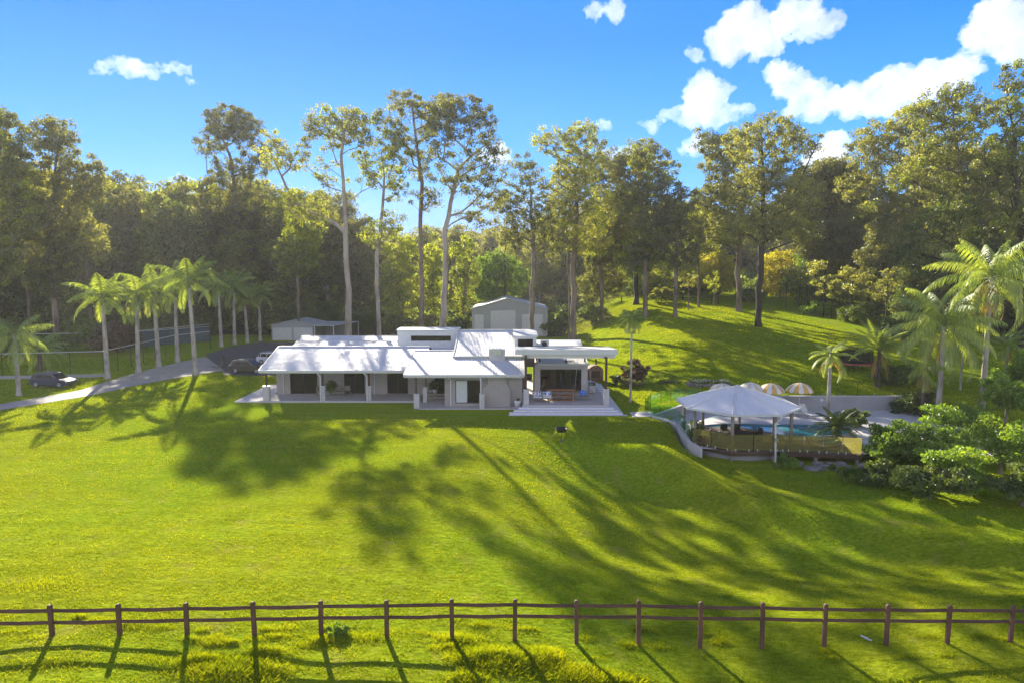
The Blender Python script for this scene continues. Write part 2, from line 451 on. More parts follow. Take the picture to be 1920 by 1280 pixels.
def sheet(name, left, right, mat, lift=.012, steps=60):
    """a road or path draped over the ground between two edge polylines"""
    def resample(pl):
        pl = np.array(pl, float); d = np.r_[0, np.cumsum(np.hypot(*np.diff(pl, axis=0).T))]
        s = np.linspace(0, d[-1], steps); return np.stack([np.interp(s, d, pl[:, 0]), np.interp(s, d, pl[:, 1])], 1)
    a, b = resample(left), resample(right)
    V = []; Fc = []; K = 6
    for i in range(steps):
        for k in range(K):
            q = a[i]+(b[i]-a[i])*k/(K-1); V.append((q[0], q[1], Tz(q[0], q[1])+lift))
    for i in range(steps-1):
        for k in range(K-1):
            o = i*K+k; Fc.append((o, o+1, o+K+1, o+K))
    return tag(raw_mesh(name, V, Fc, mat, smooth=True), kind='structure')
g2 = lambda px, py: G(px, py)[:2]
sheet('driveway', [g2(-120, 795), g2(0, 768), g2(70, 757), g2(165, 742), g2(255, 722), g2(330, 708), g2(420, 694)],
      [g2(-120, 775), g2(0, 757), g2(60, 747), g2(150, 731), g2(200, 715), g2(270, 694), g2(385, 668)], M['concrete'], .02)
sheet('forecourt', [g2(418, 702), g2(470, 704), g2(540, 703), g2(600, 690)], [g2(385, 664), g2(430, 650), g2(486, 641), g2(640, 641)], M['asphalt'], .012)
sheet('footpath', [g2(1186, 781.5), g2(1205, 781), g2(1226, 781)], [g2(1180, 772.5), g2(1205, 771.5), g2(1224, 771)], M['paving_white'], .03, 10)
# ------------------------------------------------------------------ trees
def rnd_dirs(rg, n):
    v = rg.normal(size=(n, 3)); return v/np.linalg.norm(v, axis=1, keepdims=True)
def leaf_quads(rg, cen, out, ln, wd, droop=.5):
    """rhombic leaf sprays: cen (N,3), out preferred direction (N,3)"""
    n = len(cen)
    a = rnd_dirs(rg, n) + out*.6; a[:, 2] -= droop
    a /= np.linalg.norm(a, axis=1, keepdims=True)
    b = np.cross(a, rnd_dirs(rg, n)); b /= np.linalg.norm(b, axis=1, keepdims=True)+1e-9
    L = (ln*(.6+.8*rg.random(n)))[:, None]; W = (wd*(.6+.8*rg.random(n)))[:, None]
    V = np.stack([cen-a*L/2, cen+b*W/2-a*L*.08, cen+a*L/2, cen-b*W/2-a*L*.08], 1).reshape(-1, 3)
    return V, np.arange(n*4).reshape(-1, 4)
def crown_leaves(rg, clumps, rad, per, ln, wd, droop=.5, flat=.62):
    """clumps (K,3), rad (K,)"""
    K = len(clumps); n = K*per
    d = rnd_dirs(rg, n); d[:, 2] *= flat
    rr = np.repeat(rad, per)*rg.random(n)**.45
    c = np.repeat(clumps, per, 0) + d*rr[:, None]
    tone = np.clip(np.repeat(rg.random(K), per)*.45 + rg.random(n)*.65-.05, 0, 1)
    V, Fq = leaf_quads(rg, c, d, ln, wd, droop)
    return V, Fq, tone
def skeleton(rg, base, trunk_pts, clumps, twig=.035, rmax=.45, upbias=.35):
    """join every clump to the growing branch skeleton; returns nodes, parents, radii"""
    nodes = [Vector(base)]; par = [-1]; plen = [0.]
    for p in trunk_pts:
        p = Vector(p); q = nodes[-1]; k = max(1, int((p-q).length/1.6))
        for i in range(1, k+1):
            w = q.lerp(p, i/k)
            if i < k: w = w+Vector((rg.normal()*.11, rg.normal()*.11, 0))
            nodes.append(w); par.append(len(nodes)-2); plen.append(plen[-1]+(w-nodes[-2]).length)
    ntr = len(nodes)
    firstok = max(1, int(ntr*.42))
    NP = np.array([tuple(v) for v in nodes]); PL = np.array(plen)
    top = np.array(tuple(nodes[-1]))
    dist = np.linalg.norm(clumps-top, axis=1)
    order = list(np.argsort(dist)); k = max(2, len(order)//7)
    first = list(rg.choice(order, k, replace=False)); rest = [o for o in order if o not in set(first)]
    for ci in first+rest:
        c = clumps[ci]
        dv = c-NP; d = np.linalg.norm(dv, axis=1)+1e-6
        hor = np.hypot(dv[:, 0], dv[:, 1])
        cost = d + .12*PL + np.where(dv[:, 2] < upbias*hor, (upbias*hor-dv[:, 2])*2.2, 0)
        cost[:firstok] += 60
        j = int(np.argmin(cost)); a = Vector(NP[j]); e = Vector(c)
        L = (e-a).length
        if L < .15: continue
        k = max(1, int(L/1.5)); newp = []
        # leave along the parent's direction, then bend up and out to the clump
        pd = (a-Vector(NP[par[j]])).normalized() if par[j] >= 0 else Vector((0, 0, 1))
        ctl = a + (pd*.35+(e-a).normalized()*.5)*L*.5 - Vector((0, 0, .04*L))
        pj = j
        for i in range(1, k+1):
            s = i/k; w = a*(1-s)**2+ctl*2*s*(1-s)+e*s*s
            if i < k: w = w+Vector(rg.normal(size=3)*.05*min(1.5, L*.2))
            newp.append(tuple(w)); par.append(pj); pj = len(par)-1
            PL = np.append(PL, PL[par[-1]]+L/k)
        NP = np.vstack([NP, newp])
    n = len(NP); cnt = np.zeros(n); ch = [[] for _ in range(n)]
    for i, p in enumerate(par):
        if p >= 0: ch[p].append(i)
    for i in range(n-1, -1, -1):
        if not ch[i]: cnt[i] = 1
        if par[i] >= 0: cnt[par[i]] += cnt[i]
    rad = np.minimum(rmax, twig*cnt**.52)
    # trunk taper: from rmax at the foot
    for i in range(ntr): rad[i] = max(rad[i], rmax*(1-.74*i/ntr))
    rad[0] = rmax*1.45
    if ntr > 1: rad[1] = max(rad[1], rmax*1.0)
    return NP, par, ch, rad
def branch_mesh(NP, par, ch, rad, minr=.0):
    mb = MB()
    starts = [(0, [0])]
    stack = [[0]]
    while stack:
        path = stack.pop(); cur = path[-1]
        while ch[cur]:
            c = sorted(ch[cur], key=lambda k: -rad[k])
            for o in c[1:]:
                stack.append([cur, o])
            cur = c[0]; path.append(cur)
        pts = [NP[k] for k in path]; rr = [float(rad[k]) for k in path]
        if len(path) > 1 and path[0] != 0: rr[0] = min(rr[0], rr[1]*1.25)
        rr[-1] *= .4
        if max(rr) < minr: continue
        seg = 8 if max(rr) > .14 else (5 if max(rr) > .06 else 3)
        mb.tube(pts, rr, seg, cap=False)
    return mb
LEAF = {
 'gum':   leafmat('gum_foliage', (.055, .066, .034), (.165, .18, .066), (.42, .42, .11), .55, gloss=.05),
 'gum_d': leafmat('dark_gum_foliage', (.046, .056, .036), (.13, .143, .068), (.33, .33, .11), .52, gloss=.05),
 'gum_y': leafmat('golden_gum_foliage', (.08, .10, .022), (.22, .27, .04), (.50, .53, .07), .54, gloss=.05),
 'fresh': leafmat('fresh_green_foliage', (.06, .11, .018), (.16, .27, .032), (.36, .44, .05), .5, gloss=.04),
 'amber': leafmat('amber_foliage', (.16, .16, .02), (.36, .34, .036), (.55, .50, .05), .52, gloss=.04),
 'bush':  leafmat('glossy_bush_foliage', (.035, .058, .018), (.09, .13, .030), (.25, .32, .06), .45, gloss=.05),
 'red':   leafmat('dark_red_foliage', (.05, .018, .02), (.10, .04, .03), (.17, .09, .04), .3),
 'palm':  leafmat('palm_frond_green', (.10, .15, .035), (.23, .31, .065), (.46, .50, .12), .55, gloss=.07),
 'dead':  leafmat('dead_palm_frond', (.14, .09, .04), (.28, .18, .06), (.50, .30, .07), .35, gloss=.03),
 'grass': leafmat('grass_blades', (.085, .15, .006), (.22, .31, .010), (.38, .44, .022), .5, tcol=(1.85, 1.5, .2), gloss=.0, patch=.5),
}
BARK = {
 'pale': barkmat('pale_gum_bark', (.38, .33, .30), (.22, .175, .15)),
 'grey': barkmat('grey_brown_bark', (.22, .17, .145), (.10, .07, .06)),
 'dark': barkmat('dark_ironbark', (.045, .035, .03), (.018, .013, .012)),
 'palm': barkmat('ringed_grey_palm_bark', (.42, .38, .35), (.22, .19, .17), 2.5),
 'palmd': barkmat('rough_dark_palm_bark', (.12, .09, .075), (.05, .037, .03), 3),
}
def ellipsoid_clumps(rg, ells, dens, spacing):
    out = []
    for (c, r, w) in ells:
        vol = r[0]*r[1]*r[2]
        n = max(5, int(dens*w*(vol**(2/3))))
        d = rnd_dirs(rg, n); rr = rg.random(n)**.38
        out.append(np.array(c)+d*rr[:, None]*np.array(r))
    c = np.vstack(out)
    # thin out clumps that sit on each other, so gaps stay open
    keep = []
    for i in range(len(c)):
        if not keep or np.min(np.linalg.norm(c[keep]-c[i], axis=1)) > spacing: keep.append(i)
    return c[keep]
def make_tree(name, label, cat, loc, trunk_pts, ells, bark='grey', leaf='gum', rmax=.4, dens=2.6, spacing=.9,
              per=110, rad=1.15, ln=.42, wd=.17, droop=.5, seed=1, group=None, flat=.62, twig=.035, mix_leaf=None, upbias=.35, crown_name='crown'):
    rg = np.random.default_rng(seed)
    cl = ellipsoid_clumps(rg, ells, dens, spacing)
    NP, par, ch, rd = skeleton(rg, (0, 0, -.4), trunk_pts, cl, twig, rmax, upbias)
    root = empty(name, loc, 0, label, cat, group)
    mb = branch_mesh(NP, par, ch, rd)
    mb.build('trunk', BARK[bark], root, smooth=True)
    rads = rad*(.65+.7*rg.random(len(cl)))
    V, Fq, tone = crown_leaves(rg, cl, rads, per, ln, wd, droop, flat)
    o = raw_mesh(crown_name, V, Fq, LEAF[leaf], root, tone=tone)
    if mix_leaf:
        o.data.materials.append(LEAF[mix_leaf])
        pick = np.repeat(rg.random(len(cl)) < .3, per).astype(np.int32)
        o.data.polygons.foreach_set('material_index', pick)
    return root
def px_tree(name, label, px, Y, base_top, ells, **kw):
    """a tree measured on the photo: foot at column px and distance Y; base_top: trunk way-points (px, py); ells: crown masses (cx, cy, rx, ry[, weight])"""
    t = Y/ray(px, 560)[1]
    x0 = (px-960)/F*t; z0 = Tz(x0, Y)
    rg = np.random.default_rng(kw.get('seed', 1)+77)
    tp = []
    for (qx, qy) in base_top:
        q = P(qx, qy, Y); tp.append((q[0]-x0, rg.normal()*.25, q[2]-z0))
    el = []
    for e in ells:
        cx, cy, rx, ry = e[:4]; w = e[4] if len(e) > 4 else 1.0
        q = P(cx, cy, Y); s = Y/F
        el.append(((q[0]-x0, rg.normal()*rx*s*.25, q[2]-z0), (rx*s*1.06, rx*s*.9, ry*s*1.04), w))
    kw.setdefault('cat', 'tree'); cat = kw.pop('cat')
    if kw.pop('lacy', True):
        kw['dens'] = kw.get('dens', 2.6)*2.6; kw['spacing'] = .98; kw['rad'] = kw.get('rad', 1.15)*.72; kw['per'] = int(kw.get('per', 110)*.66); kw.setdefault('flat', .75)
        kw['ln'] = kw.get('ln', .42)*1.0; kw['droop'] = .7
    return make_tree(name, label, cat, (x0, Y, z0), tp, el, **kw)

GT = 'gum_tree'
px_tree(GT, 'tall pale-trunked gum with wide open crown right behind the small shed\'s carport', 652, 109,
        [(654, 560), (649, 480), (650, 415), (644, 360), (641, 310)],
        [(625, 235, 62, 36, 1.1), (590, 250, 30, 30, .7), (668, 245, 45, 35, .6), (540, 290, 38, 30, .8), (510, 285, 30, 35, .9), (700, 330, 30, 30, .5), (590, 400, 45, 20, .7), (545, 375, 40, 22, .7), (615, 330, 40, 40, .3)],
        bark='pale', leaf='gum', mix_leaf='gum_y', rmax=.62, seed=11, dens=2.1, per=95, rad=1.25)
px_tree(GT, 'slim pale-trunked gum with small yellowish crown right of the carport', 709, 112,
        [(709, 560), (707, 500), (709, 462), (716, 400), (720, 330)],
        [(725, 420, 38, 22, 1), (700, 445, 25, 18, .8), (690, 300, 30, 50, .7), (735, 300, 38, 55, 1.0), (715, 235, 30, 30, .8), (745, 350, 30, 35, .6)],
        bark='pale', leaf='gum_y', mix_leaf='gum', rmax=.42, seed=12, dens=2.0, per=90, rad=1.1)
px_tree(GT, 'tall brown-trunked gum with dense dark high crown, third trunk from the carport', 790, 113,
        [(791, 560), (789, 500), (788, 425), (790, 370), (788, 320)],
        [(765, 195, 42, 24, 1.1), (800, 215, 40, 34, 1.1), (750, 265, 30, 42, .8), (790, 290, 38, 45, .6), (800, 370, 35, 22, .5), (730, 215, 20, 18, .6), (825, 200, 35, 22, 1)],
        bark='grey', leaf='gum_d', mix_leaf='gum', rmax=.5, seed=13, dens=2.3, per=105, rad=1.25)
px_tree(GT, 'tallest forked gum over the long clerestory window, with broad dark crown', 832, 109,
        [(832, 560), (835, 480), (834, 432), (845, 380), (858, 320)],
        [(865, 205, 52, 26, 1.2), (905, 225, 30, 28, 1), (845, 240, 45, 35, 1.0), (905, 285, 35, 38, .9), (935, 300, 26, 30, .9), (880, 335, 45, 32, .9), (925, 355, 30, 28, .9), (825, 310, 30, 38, .7), (900, 400, 40, 24, .7)],
        bark='pale', leaf='gum_d', mix_leaf='gum', rmax=.62, seed=14, dens=2.2, per=105, rad=1.25)
px_tree(GT, 'bare-stemmed thin gum with few leaves, directly behind the left half of the big shed', 946, 150,
        [(946, 520), (948, 450), (950, 400)], [(955, 395, 26, 30, .5), (940, 430, 20, 20, .35)], bark='dark', leaf='gum_d', rmax=.25, seed=15, dens=1.3, per=60, rad=1.1)
px_tree(GT, 'narrow upright gum with feathery grey-green crown in front of the big shed', 998, 118,
        [(998, 560), (1000, 500), (999, 455), (996, 400), (994, 350)],
        [(990, 340, 34, 40, .8), (960, 380, 32, 38, 1.0), (1020, 390, 34, 42, 1.0), (990, 430, 48, 40, 1.0), (985, 300, 22, 22, .5), (1035, 455, 28, 30, .8), (955, 440, 20, 30, .6)],
        bark='grey', leaf='gum_d', rmax=.42, seed=16, dens=2.4, per=110, rad=1.15)
px_tree(GT, 'big gum with golden-topped crown and double trunk just right of the big shed', 1074, 127,
        [(1075, 580), (1075, 500), (1079, 440), (1081, 390), (1078, 330)],
        [(1085, 262, 38, 32, 1), (1040, 262, 42, 24, .8), (1085, 310, 48, 34, 1.2), (1070, 360, 50, 40, 1.2), (1125, 390, 40, 40, 1.0), (1045, 420, 38, 40, .9), (1100, 450, 44, 34, 1.0), (1110, 270, 22, 34, .6)],
        bark='grey', leaf='gum', mix_leaf='gum_y', rmax=.5, seed=17, dens=2.4, per=110, rad=1.2)
px_tree(GT, 'thin second stem standing against the left side of the golden-topped gum', 1067, 130,
        [(1067, 560), (1066, 480), (1062, 420)], [(1055, 400, 30, 36, .8), (1068, 340, 25, 35, .6)], bark='grey', leaf='gum_d', rmax=.26, seed=18, dens=2, per=90, rad=1.1)
px_tree(GT, 'upright patchy gum on the hill lawn\'s left edge, back one of the pair', 1192, 142,
        [(1192, 500), (1195, 430), (1200, 360)], [(1180, 330, 36, 45, 1.2), (1165, 400, 42, 45, 1.3), (1150, 300, 25, 25, .7), (1170, 460, 45, 34, 1.2), (1200, 290, 25, 30, .8)],
        bark='dark', leaf='gum', mix_leaf='gum_d', rmax=.5, seed=19, dens=3.0, per=110, rad=1.35, ln=.5, wd=.2)
px_tree(GT, 'leafy gum behind the small fan palm, front one of the pair', 1211, 126,
        [(1211, 520), (1212, 450), (1213, 380), (1212, 340)], [(1215, 300, 35, 34, 1.2), (1240, 330, 36, 38, 1.0), (1210, 370, 48, 42, 1.2), (1225, 430, 48, 40, 1.2), (1195, 480, 40, 30, .9), (1260, 390, 32, 30, .8)],
        bark='grey', leaf='gum_d', mix_leaf='gum_y', rmax=.45, seed=20, dens=2.8, per=110, rad=1.3, ln=.46, wd=.19)
px_tree(GT, 'twin-trunked gum standing free on the hill lawn with small dark crown', 1267, 122,
        [(1267, 540), (1268, 480), (1270, 420)], [(1275, 400, 34, 30, 1.1), (1245, 440, 30, 28, 1), (1300, 440, 36, 28, 1), (1272, 480, 40, 22, .9), (1290, 370, 28, 22, .7)],
        bark='grey', leaf='gum_d', mix_leaf='gum', rmax=.36, seed=21, dens=2.8, per=105, rad=1.15)
px_tree(GT, 'slender straight gum near the far post-and-rail fence, thin pale stem', 1311, 134,
        [(1311, 530), (1310, 470), (1312, 420)], [(1312, 420, 30, 36, 1.0), (1330, 450, 28, 28, .9), (1295, 465, 26, 24, .8), (1318, 380, 20, 25, .6)],
        bark='grey', leaf='gum', mix_leaf='gum_y', rmax=.24, seed=22, dens=2.6, per=90, rad=1.15)
px_tree('sapling', 'small leafy sapling left of the slender straight gum by the far fence', 1291, 131, [(1291, 555), (1291, 535)], [(1290, 528, 17, 17, 1.6)], bark='grey', leaf='gum', rmax=.11, seed=23, dens=4, per=70, rad=.7, ln=.35, twig=.02)
px_tree('sapling', 'small yellowish sapling standing on the far fence line below the amber trees', 1338, 136, [(1338, 555), (1338, 535)], [(1338, 528, 17, 18, 1.6)], bark='grey', leaf='gum_y', rmax=.11, seed=24, dens=4, per=70, rad=.7, ln=.35, twig=.02)
px_tree(GT, 'thick brown-trunked gum on the hill crest, just left of the black-trunked tree', 1386, 129,
        [(1386, 530), (1388, 460), (1392, 400), (1395, 350)], [(1345, 300, 36, 42, 1.3), (1380, 280, 36, 36, 1.1), (1350, 370, 44, 40, 1.3), (1395, 350, 40, 40, 1.2), (1365, 430, 44, 32, 1.1), (1330, 260, 28, 22, .8)],
        bark='grey', leaf='gum', rmax=.52, seed=25, dens=3.0, per=110, rad=1.3, ln=.48, wd=.2)
px_tree('ironbark_tree', 'large black-trunked ironbark on the hill lawn with wide spreading crown', 1424, 112,
        [(1424, 560), (1426, 500), (1428, 440), (1430, 380), (1432, 330)],
        [(1440, 250, 46, 28, 1.2), (1400, 270, 45, 34, 1.1), (1480, 275, 42, 30, 1.1), (1520, 270, 18, 22, .7), (1445, 320, 60, 36, 1.3), (1480, 370, 52, 40, 1.3), (1400, 360, 44, 36, 1.0), (1440, 420, 64, 36, 1.4), (1390, 430, 34, 24, .8), (1500, 430, 34, 28, .8)],
        bark='dark', leaf='gum', mix_leaf='gum_d', rmax=.5, seed=26, dens=2.6, per=110, rad=1.2)
px_tree(GT, 'dark flat-topped gum behind and to the right of the big ironbark', 1545, 138,
        [(1545, 520), (1548, 440), (1550, 380)], [(1550, 325, 55, 24, 1.4), (1590, 345, 36, 24, 1), (1510, 350, 32, 26, 1), (1550, 385, 62, 40, 1.4), (1550, 450, 60, 40, 1.4)],
        bark='dark', leaf='gum_d', rmax=.5, seed=27, dens=3.4, per=120, rad=1.5, ln=.55, wd=.24)
px_tree(GT, 'leafy gum filling in behind the double trunk, crown leaning towards the hill lawn', 1128, 138,
        [(1128, 560), (1126, 490), (1124, 420)], [(1120, 330, 36, 36, 1), (1140, 380, 40, 40, 1.1), (1105, 420, 40, 40, 1.0), (1150, 440, 38, 34, 1.0), (1150, 320, 22, 26, .7)],
        bark='grey', leaf='gum_d', mix_leaf='gum', rmax=.4, seed=61, dens=2.8, per=110, rad=1.3)
# left woods edge
px_tree(GT, 'tall narrow-topped gum standing apart from the left woods, behind the palm row', 446, 148,
        [(446, 560), (447, 480), (446, 420), (440, 360), (434, 300)],
        [(425, 228, 44, 34, 1.2), (400, 270, 32, 26, .6), (455, 240, 34, 30, 1), (470, 300, 30, 40, .8), (425, 330, 44, 34, .8), (450, 390, 54, 42, 1.0), (405, 420, 34, 34, .8), (470, 460, 40, 40, .7), (420, 490, 40, 40, .7)],
        bark='grey', leaf='gum_d', mix_leaf='gum', rmax=.5, seed=28, dens=2.5, per=115, rad=1.3, ln=.46, wd=.19)
px_tree(GT, 'tall grey-green gum, second crown from the picture\'s left edge', 105, 112,
        [(100, 560), (98, 470), (100, 400), (102, 340)],
        [(80, 250, 34, 34, 1), (115, 265, 36, 40, 1), (140, 330, 44, 44, 1.2), (70, 340, 46, 50, 1.2), (170, 350, 24, 38, .8), (110, 410, 62, 46, 1.4), (50, 440, 40, 46, 1.2), (160, 450, 44, 40, 1.2), (100, 510, 60, 44, 1.4)],
        bark='grey', leaf='gum_d', mix_leaf='gum', rmax=.5, seed=29, dens=2.7, per=120, rad=1.35, ln=.48, wd=.2)
px_tree(GT, 'towering olive gum cut by the left edge of the picture', -20, 104,
        [(-18, 560), (-15, 470), (-10, 380), (-8, 300)],
        [(10, 245, 42, 34, 1.3), (-20, 300, 60, 60, 1.4), (25, 320, 38, 50, 1.2), (0, 400, 60, 50, 1.3), (-10, 480, 60, 50, 1.3)],
        bark='grey', leaf='gum', mix_leaf='gum_y', rmax=.55, seed=30, dens=2.7, per=120, rad=1.35, ln=.46, wd=.2)
# right woods, nearer and higher
px_tree(GT, 'grey-leafed gum with pale leaning limbs showing against the clouds', 1745, 122,
        [(1750, 520), (1745, 440), (1735, 385), (1715, 350)],
        [(1655, 260, 46, 34, 1.1), (1620, 290, 34, 30, .9), (1690, 240, 40, 34, 1.0), (1660, 330, 52, 36, .8), (1720, 300, 44, 40, 1), (1610, 350, 30, 28, .8), (1700, 400, 50, 40, 1.2)],
        bark='pale', leaf='gum', mix_leaf='gum_d', rmax=.45, seed=31, dens=2.4, per=110, rad=1.3, ln=.46, wd=.19)
px_tree(GT, 'huge gum on the right with olive-gold layered crown, highest one beside the clouds', 1800, 104,
        [(1800, 520), (1805, 440), (1800, 360), (1795, 300), (1790, 240)],
        [(1780, 185, 44, 24, 1.2), (1740, 215, 44, 28, 1.2), (1820, 220, 44, 36, 1.2), (1765, 270, 60, 36, 1.4), (1830, 300, 50, 40, 1.3), (1720, 330, 44, 34, 1.1), (1790, 360, 62, 40, 1.3), (1850, 380, 40, 38, 1)],
        bark='grey', leaf='gum', mix_leaf='gum_y', rmax=.6, seed=32, dens=2.8, per=115, rad=1.25)
px_tree(GT, 'very tall gum filling the top right corner of the picture', 1925, 92,
        [(1925, 520), (1915, 420), (1905, 320), (1900, 240)],
        [(1905, 150, 36, 34, 1.1), (1880, 190, 36, 24, 1), (1915, 230, 44, 44, 1.2), (1880, 290, 46, 36, 1.1), (1925, 320, 50, 48, 1.3), (1890, 390, 50, 38, 1.1), (1930, 430, 44, 40, 1.2)],
        bark='dark', leaf='gum', mix_leaf='gum_y', rmax=.55, seed=33, dens=2.8, per=115, rad=1.15)
px_tree(GT, 'dense dark gum under the huge olive-gold one, behind the tallest palm', 1800, 96,
        [(1798, 560), (1790, 500), (1785, 460)],
        [(1780, 400, 52, 34, 1.3), (1740, 440, 44, 36, 1.2), (1820, 450, 50, 40, 1.2), (1770, 490, 60, 40, 1.3), (1700, 470, 30, 34, .9)],
        bark='dark', leaf='bush', mix_leaf='gum', rmax=.4, seed=34, dens=3.2, per=130, rad=1.2)
# ---- trees of the middle distance, each with its own look
MID = [
 ('leafy_tree', 'bright green rounded tree behind the left slope of the big shed roof', 932, 152, 575, [(930, 500, 36, 26, 1.4), (905, 525, 30, 26, 1.2), (962, 520, 28, 30, 1.2), (930, 545, 46, 24, 1.3)], 'fresh', 201),
 ('leafy_tree', 'yellow-green tree between the two tall trunks over the clerestory window', 812, 140, 590, [(812, 490, 26, 32, 1.3), (805, 545, 30, 36, 1.3)], 'gum_y', 202),
 ('leafy_tree', 'olive tree left of the brown-trunked gum, above the carport side of the house', 752, 138, 595, [(752, 470, 32, 26, 1.3), (745, 520, 36, 36, 1.4), (755, 565, 36, 26, 1.2)], 'gum_y', 203),
 ('leafy_tree', 'sunlit yellow tree between the forked gum and the big shed', 870, 136, 600, [(868, 470, 22, 24, 1), (870, 520, 26, 34, 1.2), (865, 565, 26, 24, 1.1)], 'gum_y', 204),
 ('leafy_tree', 'dark grey-green tree to the left of the slim pale-trunked gum', 672, 150, 590, [(672, 440, 34, 34, 1.1), (665, 500, 40, 44, 1.3), (675, 550, 40, 34, 1.2)], 'gum_d', 205),
 ('amber_tree', 'amber-leaved tree left of the thick brown trunk on the hill crest', 1345, 150, 560, [(1345, 500, 30, 30, 1.5), (1325, 520, 24, 26, 1.2), (1368, 525, 26, 24, 1.2)], 'amber', 206),
 ('amber_tree', 'amber-leaved tree right of the black ironbark trunk', 1462, 150, 565, [(1462, 500, 32, 28, 1.4), (1480, 530, 30, 24, 1.2), (1445, 535, 26, 24, 1.1)], 'amber', 207),
 ('leafy_tree', 'fresh green young tree at the hill\'s edge, right of the amber pair', 1512, 140, 575, [(1510, 500, 26, 26, 1.2), (1500, 535, 34, 24, 1.3), (1530, 545, 26, 24, 1.2)], 'fresh', 208),
 ('leafy_tree', 'pale yellow-green tree filling the gap behind the twin-trunked gum', 1300, 165, 560, [(1290, 420, 34, 40, 1.4), (1320, 480, 34, 36, 1.3), (1275, 490, 30, 36, 1.2)], 'gum_y', 209),
 ('leafy_tree', 'olive tree hanging over the dark hollow right of the big shed', 1130, 140, 590, [(1125, 480, 32, 34, 1.3), (1140, 530, 36, 30, 1.3), (1100, 540, 26, 28, 1.1)], 'gum', 210),
 ('leafy_tree', 'sunlit leafy tree behind the pair of gums at the hill lawn\'s left edge', 1205, 165, 570, [(1225, 470, 36, 34, 1.3), (1190, 500, 36, 34, 1.3), (1240, 530, 30, 26, 1.2)], 'gum_y', 211),
 ('leafy_tree', 'golden-lit tree in the left woods above the middle of the palm row', 330, 150, 560, [(320, 420, 40, 26, 1.4), (345, 460, 40, 34, 1.4), (310, 500, 44, 40, 1.4)], 'gum_y', 212),
 ('leafy_tree', 'olive-gold tree in the left woods above the first palms', 248, 152, 560, [(250, 410, 44, 30, 1.4), (240, 460, 44, 38, 1.4), (255, 510, 44, 40, 1.4)], 'gum', 213),
 ('leafy_tree', 'lime-tinted low tree hanging beside the left limb of the pale gum', 560, 128, 590, [(555, 380, 36, 22, 1.1), (575, 430, 36, 34, 1.2), (560, 480, 40, 36, 1.3)], 'gum_y', 214),
]
for nm, lab, px, yy, by, el, lf, sd in MID:
    cx = el[0][0]
    px_tree(nm, lab, px, yy, [(px, by-10), (cx, el[-1][1])], el, bark='grey', leaf=lf, rmax=.28, seed=sd, dens=3.4, per=105, rad=1.3, ln=.5, wd=.23, twig=.028, flat=.75, upbias=.1)
# ---- shrubs near the house
def shrub(name, label, x, y, h, w, leaf='bush', seed=1, per=100, ln=.22, wd=.11, group=None, dens=7, cat='shrub', flat=.8, z=None, tiers=0, ry=1.0):
    rg = np.random.default_rng(seed)
    z0 = Tz(x, y) if z is None else z
    el = [((0, 0, h*.52), (w*.5, w*.5*ry, h*.46), 1.2)]
    if w > 3.8: el = [((0, 0, h*.45), (w*.34, w*.34*ry, h*.36), .7)]
    for k in range(4 if w <= 3.8 else 9):
        a = rg.random()*6.28; rr = w*(.28 if w <= 3.8 else .16+.28*rg.random()); s_ = .28 if w <= 3.8 else .13+.13*rg.random()
        el.append(((math.cos(a)*rr, math.sin(a)*rr*ry, h*(.28+.58*rg.random()*(1-rr/w*.8))), (w*s_, w*s_*ry, h*(.3 if w <= 3.8 else .12+.12*rg.random())), .8))
    r = make_tree(name, label, cat, (x, y, z0), [(0, 0, h*.18)], el, bark='grey', leaf=leaf, rmax=min(.12, h*.03), seed=seed, dens=dens, spacing=w*.07,
                  per=per, rad=w*.13, ln=ln, wd=wd, droop=.15, flat=flat, twig=.012, upbias=-.2, group=group, crown_name='foliage')
    return r
# ------------------------------------------------------------------ palms
def frond_geo(rg, az, el0, L, bend, leaflet, n=26, hang=.6, width=.035, up=0.0):
    """one arching frond; returns rachis points and leaflet verts/faces"""
    pts = []; p = np.zeros(3); el = el0; seg = 14
    h = np.array([math.cos(az), math.sin(az), 0.]); tw = rg.normal()*.12
    side0 = np.array([-math.sin(az), math.cos(az), 0.])
    dirs = []
    for i in range(seg+1):
        s = i/seg; pts.append(p.copy())
        e = el0-bend*s**1.25
        d = h*math.cos(e)+np.array([0, 0, math.sin(e)])+side0*tw*s
        dirs.append(d); p = p+d*L/seg
    pts = np.array(pts); dirs = np.array(dirs)
    V = []; Fq = []
    ss_ = np.linspace(.16, .985, n)
    for s in ss_:
        k = s*seg; i = min(int(k), seg-1); f = k-i
        c = pts[i]*(1-f)+pts[i+1]*f; d = dirs[i]
        nrm = np.cross(side0, d); nrm /= np.linalg.norm(nrm)+1e-9
        ll = leaflet*(math.sin(math.pi*min(1, .12+s*.86))**.6)*(.85+.3*rg.random())
        for sg in (-1, 1):
            a = side0*sg*(.9)+d*(.55+.25*rg.random())+np.array([0, 0, -hang*(.6+.6*rg.random())])+nrm*up
            a /= np.linalg.norm(a)
            e = c+a*ll; m = c+a*ll*.5+np.array([0, 0, .06*ll])
            wv = d*width*(.8+.5*rg.random())
            b = len(V)
            V += [c-wv*.5, m-wv, e+np.array([0, 0, -.18*ll*hang]), m+wv]
            Fq.append((b, b+1, b+2, b+3))
    return pts, np.array(V), np.array(Fq)
